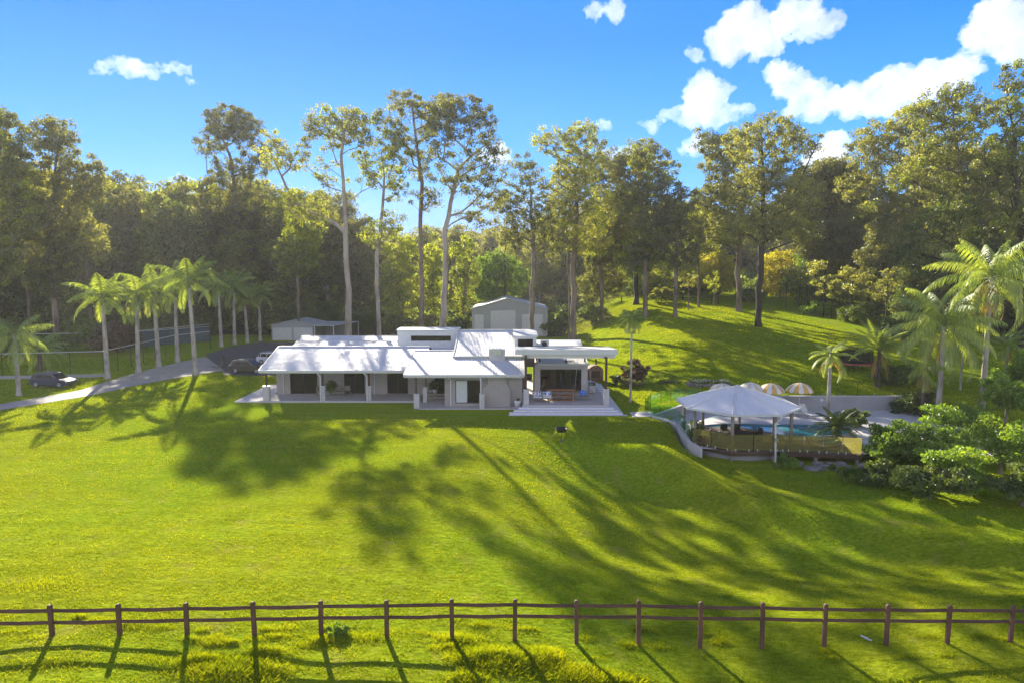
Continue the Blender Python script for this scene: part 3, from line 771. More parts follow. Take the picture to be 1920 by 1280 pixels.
def make_palm(name, label, loc, h, r0, nf, L, leaflet, bark='palm', group=None, shaft=True, seed=1, lean=(0, 0), el=(1.35, -.35), bend=1.5, hang=.6,
              leaf='palm', dead=0, n=26, width=.05, bulge=True, cat='palm tree', dead_len=1.0):
    rg = np.random.default_rng(seed)
    if name == 'royal_palm':
        lean = ((seed*7 % 5-2)*.16, 0); dead = seed*3 % 3; L = L*(.86+.06*(seed*5 % 4)); nf = nf-(seed*3 % 4)
    root = empty(name, loc, 0, label, cat, group)
    mb = MB(); K = 14; pts = []; rr = []
    for i in range(K+1):
        s = i/K
        pts.append((lean[0]*s**1.5, lean[1]*s**1.5, -.3+(h+.3)*s))
        rr.append(r0*(1.7 if i == 0 else 1.28 if i == 1 else 1.08-.38*s))
    mb.tube(pts, rr, 10); mb.build('trunk', BARK[bark], root, smooth=True)
    top = np.array(pts[-1])
    if shaft:
        sh = MB(); sh.tube([top, top+(0, 0, .5), top+(0, 0, 1.2)], [r0*.85, r0*.8, r0*.35], 10); sh.build('crownshaft', M['shaft'], root, smooth=True); top = top+(0, 0, 1.0)
    for k in range(nf):
        s = (k+.5)/nf; az = k*2.39996+rg.random()*.3
        e0 = el[0]+(el[1]-el[0])*s**.9
        Lk = L*(.8+.25*rg.random())*(.75 if s < .12 else 1)
        rp, V, Fq = frond_geo(rg, az, e0, Lk, bend*(.55+.6*s), leaflet, n, hang, width)
        st = MB(); st.tube([tuple(q) for q in rp[::2]], [r0*.16*(1-.85*i/7) for i in range(len(rp[::2]))], 3)
        nb = len(V); V2 = np.vstack([V, np.array(st.v)]); F2 = np.vstack([Fq, np.array([f for f in st.f if len(f) == 4])+nb])
        tone = rg.random()*.4+rg.random(len(F2))*.6
        raw_mesh('frond', V2, F2, LEAF[leaf], root, tone=tone, loc=tuple(top+(0, 0, -.1*s)))
    for k in range(dead):
        az = rg.random()*6.28
        rp, V, Fq = frond_geo(rg, az, -.5-.5*rg.random(), L*(.55+.3*rg.random())*dead_len, 1.1, leaflet*.7, 20, 1.4, width)
        st = MB(); st.tube([tuple(q) for q in rp[::2]], .03, 3)
        nb = len(V); V2 = np.vstack([V, np.array(st.v)]); F2 = np.vstack([Fq, np.array([f for f in st.f if len(f) == 4])+nb])
        raw_mesh('dead_frond', V2, F2, LEAF['dead'], root, tone=rg.random(len(F2)), loc=tuple(top-(0, 0, .3)))
    return root
M['shaft'] = solid('green_crownshaft', (.13, .17, .06), .5, var=.2)
def palm_at(name, label, foot, top_py, **kw):
    """foot: (px, py) of the trunk's foot on the ground; top_py: row of the trunk's top"""
    z = 0.0
    for _ in range(6):
        q = G(foot[0], foot[1], z); z = Tz(q[0], q[1])
    h = P(foot[0], top_py, q[1])[2]-z
    return make_palm(name, label, (q[0], q[1], z), h, **kw)
RW = 'palms lining the driveway'
RP = dict(r0=.29, nf=18, L=5.2, leaflet=1.1, group=RW, el=(1.45, -.35), bend=1.6, n=32, width=.07, hang=.8)
palm_at('royal_palm', 'royal palm with pale trunk at the drive\'s bend, leftmost of the row', (202, 710), 572, seed=41, **RP)
palm_at('royal_palm', 'second royal palm along the drive, next to the leftmost one of the row', (260, 699), 566, seed=42, **RP)
palm_at('royal_palm', 'third royal palm along the drive with a dark flared foot', (298, 688), 556, seed=43, **RP)
palm_at('royal_palm', 'fourth royal palm of the drive, just left of the tallest of the row', (333, 679), 557, seed=44, **RP)
palm_at('royal_palm', 'tallest royal palm of the row, its foot beside the concrete drive near the parked cars', (367, 703), 540, seed=45, **{**RP, 'L': 5.9})
palm_at('royal_palm', 'royal palm first past the tallest one, beyond the parked brown car', (415, 650), 548, seed=46, **RP)
palm_at('royal_palm', 'royal palm third from the small shed, deep in the row', (440, 645), 548, seed=47, **RP)
palm_at('royal_palm', 'slim royal palm next to last before the small shed', (464, 642), 572, seed=48, **{**RP, 'L': 4.0})
palm_at('royal_palm', 'royal palm standing closest to the small shed\'s left wall', (488, 639), 560, seed=49, **{**RP, 'L': 4.4})
palm_at('queen_palm', 'shaggy grey-green palm in front of the blue car at the picture\'s left', (36, 741), 628, seed=50, r0=.24, nf=16, L=4.4, leaflet=1.0, el=(1.2, -.9), bend=1.6, hang=1.2, n=30, width=.05, shaft=False)
palm_at('date_palm', 'short palm with long arching silvery fronds behind the blue car', (76, 693), 655, seed=51, r0=.3, nf=22, L=4.8, leaflet=.75, el=(1.3, -.1), bend=1.7, hang=.9, n=34, width=.05, shaft=False, bark='palmd')
palm_at('cabbage_palm', 'small fan palm on a thin pale trunk beside the verandah steps', (1182, 753), 596, seed=52, r0=.12, nf=16, L=1.75, leaflet=.75, el=(1.3, -.9), bend=1.3, hang=.35, n=20, width=.06, shaft=False)
palm_at('alexander_palm', 'stout young palm with bright new frond between the gazebo roof and the white umbrella', (1551, 800), 684, seed=53, r0=.2, nf=14, L=2.8, leaflet=.6, el=(1.2, -.7), bend=1.5, hang=.5, n=26, width=.05, dead=2)
palm_at('date_palm', 'dwarf date palm with dead orange fronds hanging, in front of the trampoline', (1643, 762), 655, seed=54, r0=.28, nf=32, L=4.1, leaflet=.6, el=(1.52, .1), bend=1.1, hang=.5, n=32, width=.05, shaft=False, dead=7, bark='palmd')
palm_at('queen_palm', 'big glossy queen palm above the large green bush, crown of drooping feathers', (1757, 800), 612, seed=55, r0=.26, nf=32, L=6.2, leaflet=1.15, el=(1.5, -.8), bend=1.75, hang=1.3, n=40, width=.05, shaft=False, dead=2)
palm_at('queen_palm', 'dark-trunked palm left of the big glossy queen palm with brown hanging skirt', (1727, 795), 690, seed=56, r0=.22, nf=9, L=2.6, leaflet=.8, el=(1.2, -.6), bend=1.6, hang=1.2, n=26, width=.05, shaft=False, dead=6, bark='palmd')
palm_at('queen_palm', 'tallest palm on the right, feathery crown and shaggy skirt of dry fronds', (1838, 800), 520, seed=57, r0=.26, nf=28, L=6.2, leaflet=1.15, el=(1.5, -.6), bend=1.75, hang=1.25, n=42, width=.05, shaft=False, dead=9, dead_len=.8)
palm_at('areca_palm', 'bright yellow-green palm at the right edge of the picture beyond the tallest palm', (1885, 715), 650, seed=58, r0=.14, nf=14, L=3.0, leaflet=.7, el=(1.4, -.2), bend=1.4, hang=.4, n=26, width=.05, shaft=False, dead=3)
palm_at('areca_palm', 'multi-stemmed golden palm between the glossy queen palm and the tallest palm', (1800, 730), 640, seed=59, r0=.12, nf=14, L=2.9, leaflet=.7, el=(1.4, 0), bend=1.3, hang=.4, n=24, width=.05, shaft=False, dead=4)
# ------------------------------------------------------------------ the woods behind: a few kinds grown once, then copied tree by tree
def kind(seed, h, w, bark, leaf, low=.25, mixl=None, dens=3.0, per=88):
    rg = np.random.default_rng(seed)
    el = []; k = 9
    for i in range(k):
        s = i/(k-1); z = h*(low+.08+(.9-low)*s); ww = w*(.32+.22*math.sin(math.pi*min(1, s*.9+.15)))
        a = rg.random()*6.28; o = w*.22*(1-.4*s)
        el.append(((math.cos(a)*o, math.sin(a)*o, z), (ww*.8, ww*.8, h*.085+.8), 1.0))
    return make_tree('forest_tree', None, None, (0, 0, 0), [(rg.normal()*.3, 0, h*low), (rg.normal()*.5, 0, h*.75)], el, bark=bark, leaf=leaf,
                     rmax=h*.014+.05, seed=seed, dens=dens, spacing=1.1, per=per, rad=1.55, ln=.62, wd=.28, mix_leaf=mixl, flat=.7, twig=.035)
KINDS = [kind(301, 25, 10, 'grey', 'gum_d', .22, 'gum_y'), kind(302, 28, 11, 'pale', 'gum', .30, 'gum_d'), kind(303, 21, 10, 'dark', 'gum_d', .12, 'gum'),
         kind(304, 23, 9, 'grey', 'gum_y', .15, 'gum'), kind(305, 17, 9, 'dark', 'bush', .08, 'gum'), kind(306, 30, 12, 'grey', 'gum_d', .35, 'gum_y')]
LBL = {
 'L': ('grey-green tree packed in the dense woods behind the driveway palms', 'trees of the woods behind the driveway palms'),
 'C': ('distant tree in the woods seen between the tall gum trunks behind the house', 'trees seen between the trunks behind the house'),
 'R': ('dark leafy tree in the dense woods on the right, behind the hill lawn', 'trees of the woods beyond the hill lawn'),
 'E': ('dark tree in the deep woods behind the palms on the right', 'trees of the woods behind the right-hand palms'),
}
rw = random.Random(5)
used = set()
LAND = {
 'L': [(20, 'at the picture\'s left edge'), (90, 'above the short arching palm'), (160, 'above the blue car\'s bonnet end'), (225, 'above the leftmost royal palms'), (290, 'above the third royal palm'), (345, 'above the tallest royal palm'),
       (400, 'left of the tall narrow-topped gum'), (460, 'right behind the tall narrow-topped gum'), (520, 'above the small shed\'s left corner'), (575, 'above the small shed\'s ridge'), (620, 'left of the pale gum trunk'), (900, 'right of the pale gum trunk')],
 'C': [(690, 'between the two pale gum trunks'), (750, 'right of the slim pale gum'), (810, 'behind the brown-trunked gum'), (860, 'behind the tallest forked gum'), (905, 'left of the big shed\'s gable'), (960, 'above the big shed\'s gable'), (1020, 'above the big shed\'s right slope'),
       (1075, 'behind the golden-topped gum'), (1130, 'right of the golden-topped gum'), (1190, 'above the small fan palm'), (1240, 'behind the gum pair'), (1500, 'above the far hill fence')],
 'R': [(1340, 'left of the hill-crest gum'), (1400, 'between the hill-crest gum and ironbark'), (1450, 'behind the black ironbark'), (1500, 'right of the black ironbark'), (1560, 'behind the flat-topped dark gum'), (1620, 'right of the flat-topped dark gum'),
       (1680, 'above the dwarf date palm'), (1740, 'behind the pale leaning limbs'), (1800, 'behind the huge olive-gold gum'), (1870, 'above the tallest palm'), (2200, 'at the picture\'s right edge')],
 'E': [(1670, 'behind the dwarf date palm'), (1720, 'left of the glossy queen palm'), (1775, 'behind the glossy queen palm'), (1830, 'left of the tallest palm'), (1880, 'behind the tallest palm\'s crown'), (1925, 'right of the tallest palm'), (2300, 'beyond the picture\'s right edge')],
}
ADJ = ['dark green', 'pale-trunked', 'dense dark', 'gold-tipped', 'glossy low', 'tall grey-green']
def put(k, x, y, s, reg, row='back', px=0):
    src = KINDS[k]
    if k not in used: o = src; used.add(k)
    else: o = copy_tree(src)
    o.location = (x, y, Tz(x, y)-.2); o.scale = (s*rw.uniform(.9, 1.15), s*rw.uniform(.9, 1.15), s); o.rotation_euler = (0, 0, rw.uniform(0, 6.28))
    lm = next(t for (q, t) in LAND[reg] if px <= q or q == LAND[reg][-1][0])
    tag(o, '%s tree in the %s row of the woods, %s' % (ADJ[k], row, lm), 'tree', LBL[reg][1])
def top_scale(k, x, y, top_py):
    hs = [25, 28, 21, 23, 17, 30][k]*1.0
    zt = P(960, top_py, y)[2]
    return max(.45, (zt-Tz(x, y))/hs)
# rows: (distance, first px, last px, step px, row of the tops at each end, region, kinds)
ROWS = [
 (140, -60, 470, 56, (330, 430), 'L', (0, 2, 5, 4)), (152, -90, 620, 54, (330, 400), 'L', (0, 1, 2, 3)), (168, -100, 640, 50, (345, 385), 'L', (5, 1, 3, 0)),
 (182, -60, 660, 46, (335, 385), 'L', (1, 0, 3)),
 (205, 640, 1180, 42, (440, 462), 'C', (3, 1, 0, 4)), (245, 620, 1000, 38, (440, 455), 'C', (3, 0, 1)),
 (225, 1010, 1300, 36, (430, 395), 'C', (3, 1, 3, 5)), (236, 1290, 1620, 34, (410, 340), 'R', (3, 1, 0, 5)),
 (148, 1540, 1760, 44, (400, 360), 'R', (2, 0, 4, 5)), (160, 1560, 1990, 46, (350, 280), 'R', (0, 5, 2)),
 (120, 1640, 1990, 54, (430, 380), 'E', (2, 4, 0)), (104, 1700, 2010, 60, (500, 480), 'E', (4, 2)), (136, 1620, 2010, 50, (400, 330), 'E', (5, 0, 2)),
]
ORD = {(140, 'L'): 'front', (152, 'L'): 'second', (168, 'L'): 'third', (182, 'L'): 'back', (205, 'C'): 'front', (245, 'C'): 'back', (225, 'C'): 'second',
       (236, 'R'): 'back', (148, 'R'): 'front', (160, 'R'): 'second', (120, 'E'): 'second', (104, 'E'): 'front', (136, 'E'): 'back', (150, 'C'): 'nearest'}
for (yy, a, b, st, (ta, tb), reg, ks) in ROWS:
    px = a; i = 0
    while px <= b:
        q = px+rw.uniform(-.35, .35)*st; y = yy+rw.uniform(-5, 5)
        x = (q-960)/F*y/ray(q, 520)[1]
        tp = ta+(tb-ta)*(px-a)/(b-a)+rw.uniform(-22, 30)
        k = ks[i % len(ks)]
        put(k, x, y, top_scale(k, x, y, tp), reg, ORD[(yy, reg)], q); px += st; i += 1
for k in range(6):
    if k not in used: put(k, -60-k*7, 175, 1, 'L', 'third', 400-60*k)
# saplings along the edge of the right woods
sap = make_tree('thin_sapling', 'thin-stemmed sapling at the edge of the right woods above the hill lawn', 'tree', (0, 0, 0), [(0, 0, 3.2), (.1, 0, 6)],
                [((0, 0, 6.2), (1.5, 1.5, 1.3), 1), ((.4, 0, 4.6), (1.6, 1.4, 1.0), .9), ((-.3, 0, 7.6), (1.2, 1.2, 1.0), .8)], bark='dark', leaf='gum', mix_leaf='gum_y',
                rmax=.11, seed=401, dens=4.5, per=70, rad=.8, ln=.4, wd=.2, twig=.018, group='saplings at the edge of the right woods')
first = True
for i, px in enumerate(range(1478, 1720, 17)):
    y = 135-(px-1478)*.13+rw.uniform(-4, 4); q = px+rw.uniform(-5, 5)
    x = (q-960)/F*y/ray(q, 560)[1]
    o = sap if first else copy_tree(sap); first = False
    o['label'] = 'thin-stemmed sapling on the right woods\' edge, %s of the line from the ironbark' % ['first', 'second', 'third', 'fourth', 'fifth', 'sixth', 'seventh', 'eighth', 'ninth', 'tenth', 'eleventh', 'twelfth', 'thirteenth', 'fourteenth', 'last'][min(i, 14)]
    s = rw.uniform(.8, 1.25); o.location = (x, y, Tz(x, y)); o.scale = (s, s, s); o.rotation_euler = (0, 0, rw.uniform(0, 6.28))
# bushes at the foot of the woods behind the sheds and beside the hill lawn
BU = [('rounded glossy bush with sunlit top directly left of the pale gum trunk', 612, 562, 141, 7.5, 8.5), ('dark rounded bush above the ridge of the small shed', 560, 575, 142, 7, 8),
      ('dark bush above the left wall of the small shed', 515, 580, 142, 7, 8), ('sunlit bush between the two pale gum trunks', 685, 570, 140, 6.5, 6),
      ('leafy bush right of the slim pale gum trunk', 735, 585, 130, 5, 5.5), ('dark bush behind the brown-trunked gum\'s foot', 800, 590, 132, 5, 5),
      ('leafy bush just right of the big shed', 1050, 590, 135, 5, 6), ('sunlit bush between the double trunk and the dark hollow', 1110, 590, 138, 5, 6),
      ('low shrub at the left foot of the twin-trunked gum slope', 1240, 575, 142, 3.2, 5), ('rounded shrub at the top of the hill lawn behind the far fence', 1300, 566, 158, 3.5, 7),
      ('small dark shrub under the amber trees on the crest', 1400, 575, 142, 3, 6), ('light green low shrub on the hill lawn\'s right border', 1535, 590, 125, 2.6, 5),
      ('leafy border shrub in front of the dense right woods', 1620, 600, 116, 3.5, 7), ('border shrub behind the dwarf date palm', 1690, 640, 100, 4, 6),
      ('yellowish tree-like bush behind the palm row\'s far end', 480, 600, 146, 6, 7), ('dark undergrowth bush behind the tennis court\'s corner', 170, 620, 112, 6, 9),
      ('reddish-tinged bush behind the first royal palm', 215, 610, 108, 5.5, 7), ('grey-green bush left of the arching silver palm', 10, 620, 104, 6, 8),
      ('round bush behind the second and third royal palms', 290, 600, 124, 6, 9), ('dusky bush between the windbreak and the far palms', 400, 600, 140, 6, 9)]
for i, (lab, px, py, y, h, w) in enumerate(BU):
    x = (px-960)/F*y/ray(px, py)[1]
    shrub('bush', lab, x, y, h, w, 'fresh' if 'light green' in lab else 'red' if 'reddish' in lab else ('gum' if i % 3 == 2 else 'bush'), seed=500+i, per=120, ln=.42, wd=.24, dens=6, cat='bush')
shrub('round_tree', 'small round glossy tree beside the big shed\'s left corner', -8.7, 118, 6.0, 4.6, 'bush', seed=601, per=170, ln=.3, wd=.17, dens=9, cat='bush')
# far wood on the hills: one mass
rg = np.random.default_rng(9)
n = 2600
ax = rg.uniform(-330, 330, n); ay = rg.uniform(250, 430, n)
cz = T(ax, ay); cl = np.stack([ax, ay, cz+rg.uniform(2, 13, n)], 1)
V, Fq, tone = crown_leaves(rg, cl, rg.uniform(3.0, 6.5, n), 90, 1.9, 1.0, .2, .8)
tag(raw_mesh('far_wood', V, Fq, LEAF['gum'], tone=tone), 'distant wooded ridge closing the view behind everything', 'wood', kind='stuff')
# undergrowth between the trunks
n = 1500
ax = rg.uniform(-150, 110, n); ay = rg.uniform(132, 215, n)
ok = ~((ax > 12) & (ay < 152) & (ax < 62)); ok &= ~((ax > -62) & (ax < -44) & (ay < 140)); ok &= ~((ax > -12) & (ax < 12) & (ay < 156)); ok &= ~((ax>-46)&(ax<-25)&(ay<150))
ax = ax[ok]; ay = ay[ok]
cl = np.stack([ax, ay, T(ax, ay)+rg.uniform(.3, 3.0, len(ax))], 1)
V, Fq, tone = crown_leaves(rg, cl, rg.uniform(1.2, 2.8, len(ax)), 80, .75, .4, .1, .7)
tag(raw_mesh('undergrowth', V, Fq, LEAF['bush'], tone=tone), 'dark leafy undergrowth between the trunks of the woods', 'undergrowth', kind='stuff')
# ------------------------------------------------------------------ the house
house = empty('house', (-8, 74, 0), 0, 'long low rendered house with stepped white corrugated roofs, verandahs and a high open patio roof', 'house')
HO = Vector((-8, 74, 0))
def hb(mb, name, mat, parent=None, bevel=0, smooth=False):
    """house parts are modelled in world measures and hung under the house"""
    off = HO
    mb.v = [(v[0]-off.x, v[1]-off.y, v[2]-off.z) for v in mb.v]
    return mb.build(name, mat, parent or house, smooth, bevel)
M['fascia'] = solid('light_grey_fascia', (.60, .62, .63), .45, var=.06)
M['cream'] = solid('cream_beam', (.62, .60, .54), .6, var=.06)
# --- bedroom wing (left)
X0, X1 = -25.5, -7.0
A0 = (68.0, 3.32); A1 = (74.1, 5.0); A2 = (78.2, 4.25)
roofA = hb(MB().slab([(X0, A0[0], A0[1]), (-9.0, A0[0], A0[1]), (-9.0, A1[0], A1[1]), (X0, A1[0], A1[1])], .09), 'wing_roof', M['roof'])
hb(MB().slab([(X0, A1[0]+.01, A1[1]), (-9.0, A1[0]+.01, A1[1]), (-9.0, A2[0], A2[1]), (X0, A2[0], A2[1])], .09), 'wing_roof', M['roof'])
hb(MB().box(X0+.02, -9.02, A1[0]-.14, A1[0]+.14, A1[1]+.004, A1[1]+.05), 'ridge_cap', M['white'], roofA)
hb(MB().box(X0-.02, -10.3, A0[0]-.14, A0[0]-.01, A0[1]-.21, A0[1]+.02), 'gutter', M['gutter'], roofA)
hb(MB().box(X0+.02, -10.32, A0[0]-.02, A0[0]+.04, A0[1]-.30, A0[1]-.12), 'fascia', M['cream'], roofA)
hb(MB().slab([(X0-.06, A0[0], A0[1]+.03), (X0+.05, A0[0], A0[1]+.03), (X0+.05, A1[0], A1[1]+.03), (X0-.06, A1[0], A1[1]+.03)], .2), 'barge_board', M['white'], roofA)
a = P(546, 650, 78.6); b = P(556, 639.2, 81.2); c2 = P(560, 639.2, 83.4); d = P(565, 630, 86.4)
r2 = hb(MB().slab([(a[0], 78.4, a[2]-.1), (-12.9, 78.4, a[2]-.1), (-12.9, b[1], b[2]), (b[0], b[1], b[2])], .09), 'rear_roof', M['roof'])
hb(MB().box(b[0], -12.9, b[1]-.1, b[1]+.12, b[2]+.004, b[2]+.05), 'ridge_cap', M['white'], r2)
hb(MB().slab([(b[0], b[1]+.12, b[2]), (-12.9, b[1]+.12, b[2]), (-12.9, c2[1], c2[2]-.25), (c2[0], c2[1], c2[2]-.25)], .09), 'rear_roof', M['roof'])
r3 = hb(MB().slab([(c2[0], c2[1]+.05, c2[2]-.2), (-12.9, c2[1]+.05, c2[2]-.2), (-12.9, d[1], d[2]), (d[0], d[1], d[2])], .09), 'rear_roof', M['roof'])
hb(MB().box(d[0], -12.9, d[1]-.1, d[1]+.1, d[2]+.004, d[2]+.05), 'ridge_cap', M['white'], r3)
# walls of the wing with the openings left in them
def wall_with_openings(x0, x1, y, z0, z1, ops, th=.22):
    mb = MB(); x = x0
    for (a0, a1, b0, b1) in ops:
        if a0 > x: mb.box(x, a0, y, y+th, z0, z1)
        if b0 > z0: mb.box(a0, a1, y, y+th, z0, b0)
        if b1 < z1: mb.box(a0, a1, y, y+th, b1, z1)
        x = a1
    if x < x1: mb.box(x, x1, y, y+th, z0, z1)
    return mb
wa = [(-23.66, -20.76, .22, 2.62), (-17.9, -15.7, .22, 2.62), (-13.3, -11.1, .22, 2.62)]
mb = wall_with_openings(-25.1, -9.3, 71.9, .2, 4.1, wa)
mb.box(-25.1, -24.88, 72.12, 86, 0, 4.15); mb.box(-24.88, -6, 85.8, 86, 0, 4.0)
hb(mb, 'wing_wall', M['render'])
for (a0, a1, b0, b1) in wa:
    fr = MB(); t = .06
    fr.box(a0, a0+t, 71.93, 72.05, b0, b1).box(a1-t, a1, 71.93, 72.05, b0, b1).box(a0+t, a1-t, 71.93, 72.05, b1-t, b1).box(a0+t, a1-t, 71.93, 72.05, b0, b0+t)
    m_ = (a0+a1)/2; fr.box(m_-.04, m_+.04, 71.94, 72.04, b0+t, b1-t)
    f = hb(fr, 'sliding_door', M['black'])
    hb(MB().box(a0+t, m_-.04, 71.97, 71.99, b0+t, b1-t).box(m_+.04, a1-t, 71.99, 72.01, b0+t, b1-t), 'pane', M['window'], f)
    hb(MB().slab([(a0+.1, 72.3, 2.4), (a1-.1, 72.3, 2.4), (a1-.1, 72.36, 2.4), (a0+.1, 72.36, 2.4)], 2.1), 'curtain', M['oak'], f)
for x in (-24.35, -14.65):
    hb(MB().tube([(x, 71.82, .2), (x, 71.82, 3.9)], .05, 8), 'downpipe', M['white'])
# verandah slab, piers and posts
hb(MB().box(-25.6, -9.35, 68.0, 72.1, 0, .2), 'verandah_slab', M['paving'])
hb(MB().box(-28.1, -25.602, 68.1, 78, -.05, .14), 'side_paving', M['paving_white'])
def pier(x, y, z0, z1, w=.52, d=.5, name='pier'):
    p = hb(MB().box(x-w/2, x+w/2, y-d/2, y+d/2, z0, z1), name, M['pier'], bevel=.02)
    hb(MB().box(x-w/2-.02, x+w/2+.02, y-d/2-.02, y+d/2+.02, z1+.001, z1+.05), 'coping', M['white'], p); return p
for x in (-24.9, -19.2, -14.5):
    pier(x, 68.35, .2, 1.62, .60 if x < -24 else .5)
    hb(MB().box(x-.09, x+.09, 68.28, 68.46, 1.67, 3.33), 'post', M['timber'])
for x in (-19.35, -14.65):
    hb(MB().tube([(x-.25, 67.93, 3.2), (x-.25, 67.93, 3.0), (x+.02, 68.0, 2.7), (x+.02, 68.0, .05)], .06, 8), 'downpipe', M['white'])
# --- middle wing
B0 = (64.9, 3.36); SB = .178
zB = lambda y: B0[1]+SB*(y-B0[0])
roofB = hb(MB().slab([(-10.4, B0[0], B0[1]), (1.2, B0[0], B0[1]), (1.2, 70.2, zB(70.2)), (-6.1, 70.2, zB(70.2)), (-6.1, 72.6, zB(72.6)), (-10.4, 72.6, zB(72.6))], .09), 'middle_roof', M['roof'])
hb(MB().box(-10.45, 1.2, B0[0]-.14, B0[0]-.01, B0[1]-.2, B0[1]+.02), 'gutter', M['gutter'], roofB)
hb(MB().box(-10.4, 1.18, B0[0]-.02, B0[0]+.04, B0[1]-.3, B0[1]-.12), 'fascia', M['cream'], roofB)
hb(MB().box(-10.4, -6.15, 72.5, 72.75, zB(72.6)+.004, zB(72.6)+.06), 'ridge_cap', M['white'], roofB)
for xx in (-10.42, 1.2):
    hb(MB().slab([(xx-.05, B0[0], B0[1]+.03), (xx+.05, B0[0], B0[1]+.03), (xx+.05, 70.2 if xx > 0 else 72.6, zB(70.2 if xx > 0 else 72.6)+.03), (xx-.05, 70.2 if xx > 0 else 72.6, zB(70.2 if xx > 0 else 72.6)+.03)], .2), 'barge_board', M['white'], roofB)
hb(MB().slab([(-10.4, 72.76, zB(72.6)), (-6.1, 72.76, zB(72.6)), (-6.1, 78.0, 4.45), (-10.4, 78.0, 4.45)], .09), 'valley_roof', M['roof'])
# central high roof
zC = lambda y: 4.47+.253*(y-70.2)
roofC = hb(MB().slab([(-6.1, 70.2, zC(70.2)), (1.3, 70.2, zC(70.2)), (1.3, 72.6, zC(72.6)), (.25, 72.6, zC(72.6)), (.25, 78, zC(78)), (-6.1, 78, zC(78))], .1), 'high_roof', M['roof'])
hb(MB().box(-6.1, 1.3, 70.05, 70.2, zC(70.2)-.1, zC(70.2)+.03), 'apron_flashing', M['white'], roofC)
hb(MB().slab([(-6.16, 70.2, zC(70.2)+.04), (-6.02, 70.2, zC(70.2)+.04), (-6.02, 78, zC(78)+.04), (-6.16, 78, zC(78)+.04)], .25), 'barge_board', M['white'], roofC)
hb(MB().box(-6.02, .25, 77.8, 77.98, zC(78)+.0, zC(78)+.07), 'ridge_cap', M['white'], roofC)
# infill under the raised roof's left side
mbx = MB(); mbx.add([(-6.0, 70.3, 4.3), (-6.0, 78, 4.3), (-6.0, 78, zC(78)-.12), (-6.0, 70.3, zC(70.3)-.12)], [(0, 1, 2, 3)]); hb(mbx, 'gable_infill', M['weatherboard'])
# left clerestory with its long slot window
cx0, cx1, cy, cz0, cz1 = -13.1, -6.2, 77.6, 4.3, 6.42
w0, w1, wz0, wz1 = -11.55, -6.98, 5.22, 5.82
mb = wall_with_openings(cx0, cx1, cy, cz0, cz1, [(w0, w1, wz0, wz1)], .18)
mb.box(cx0, cx0+.18, cy+.18, 80.6, cz0, cz1).box(cx1-.18, cx1, cy+.18, 80.6, cz0, cz1)
cl = hb(mb, 'clerestory', M['weatherboard'])
hb(MB().box(cx0-.12, cx1+.12, cy-.15, 80.8, cz1+.001, cz1+.09), 'flat_cap', M['fascia'], cl)
fw = hb(MB().box(w0, w1, cy+.03, cy+.1, wz0, wz0+.05).box(w0, w1, cy+.03, cy+.1, wz1-.05, wz1).box(w0, w0+.05, cy+.03, cy+.1, wz0+.05, wz1-.05).box(w1-.05, w1, cy+.03, cy+.1, wz0+.05, wz1-.05), 'slot_window', M['black'])
hb(MB().box(w0+.05, w1-.05, cy+.06, cy+.08, wz0+.05, wz1-.05), 'pane', M['window'], fw)
# right clerestory, a dormer notched into the high roof
dx0, dx1, dy = .25, 2.62, 72.6
zt = 6.22
mb = wall_with_openings(dx0, dx1, dy, 4.6, zt, [(.62, 2.25, 5.08, 5.98)], .16)
mb.box(dx1-.16, dx1, dy+.16, 78, 4.4, zt)
dr = hb(mb, 'dormer', M['weatherboard'])
hb(MB().slab([(dx0-.14, dy-.18, zt+.1), (dx1+.14, dy-.18, zt+.1), (dx1+.14, 78, 6.52), (dx0-.14, 78, 6.52)], .12), 'dormer_roof', M['white'], dr)
fw = hb(MB().box(.62, 2.25, dy+.03, dy+.1, 5.08, 5.14).box(.62, 2.25, dy+.03, dy+.1, 5.92, 5.98).box(.62, .68, dy+.03, dy+.1, 5.14, 5.92).box(2.19, 2.25, dy+.03, dy+.1, 5.14, 5.92).box(1.4, 1.46, dy+.03, dy+.1, 5.14, 5.92), 'high_window', M['black'])
hb(MB().box(.68, 2.19, dy+.06, dy+.08, 5.14, 5.92), 'pane', M['window'], fw)
# roof behind the patio and the lowered patio-room roof
pr = P(1094, 637, 78.5)
hb(MB().slab([(2.7, 70.1, 3.66), (7.95, 70.1, 3.66), (7.95, 78.5, pr[2]), (2.7, 78.5, pr[2])], .09), 'patio_room_roof', M['roof'])
hb(MB().slab([(2.7, 78.52, pr[2]), (7.95, 78.52, pr[2]), (7.95, 84, 4.2), (2.7, 84, 4.2)], .09), 'patio_room_roof', M['roof'])
hb(MB().box(2.6, 7.98, 69.98, 70.09, 3.5, 3.68), 'gutter', M['gutter'])
# middle walls
fy = 66.0
mb = wall_with_openings(-6.6, 1.0, fy, .1, 3.45, [(-5.55, -3.12, .35, 2.65)], .22)
mb.box(-9.3, -9.08, 71.9, 72.1, .1, 4.2)
mb.box(-9.3, -8.1, 70.8, 71.0, .1, 4.1).box(-6.8, -6.38, 71.0, 71.2, .1, 4.1).box(-8.1, -6.8, 70.8, 71.0, 3.0, 4.1)
for (wx0, wx1) in ((-6.6, -6.38), (.78, 1.0)):
    y0_, y1_ = fy+.22, 70.9
    mb.add([(wx0, y0_, .1), (wx1, y0_, .1), (wx1, y1_, .1), (wx0, y1_, .1), (wx0, y0_, zB(y0_)-.1), (wx1, y0_, zB(y0_)-.1), (wx1, y1_, zB(70.2)-.1), (wx0, y1_, zB(70.2)-.1)], [(0, 3, 2, 1), (4, 5, 6, 7), (0, 1, 5, 4), (1, 2, 6, 5), (2, 3, 7, 6), (3, 0, 4, 7)])
hb(mb, 'front_wall', M['render'])
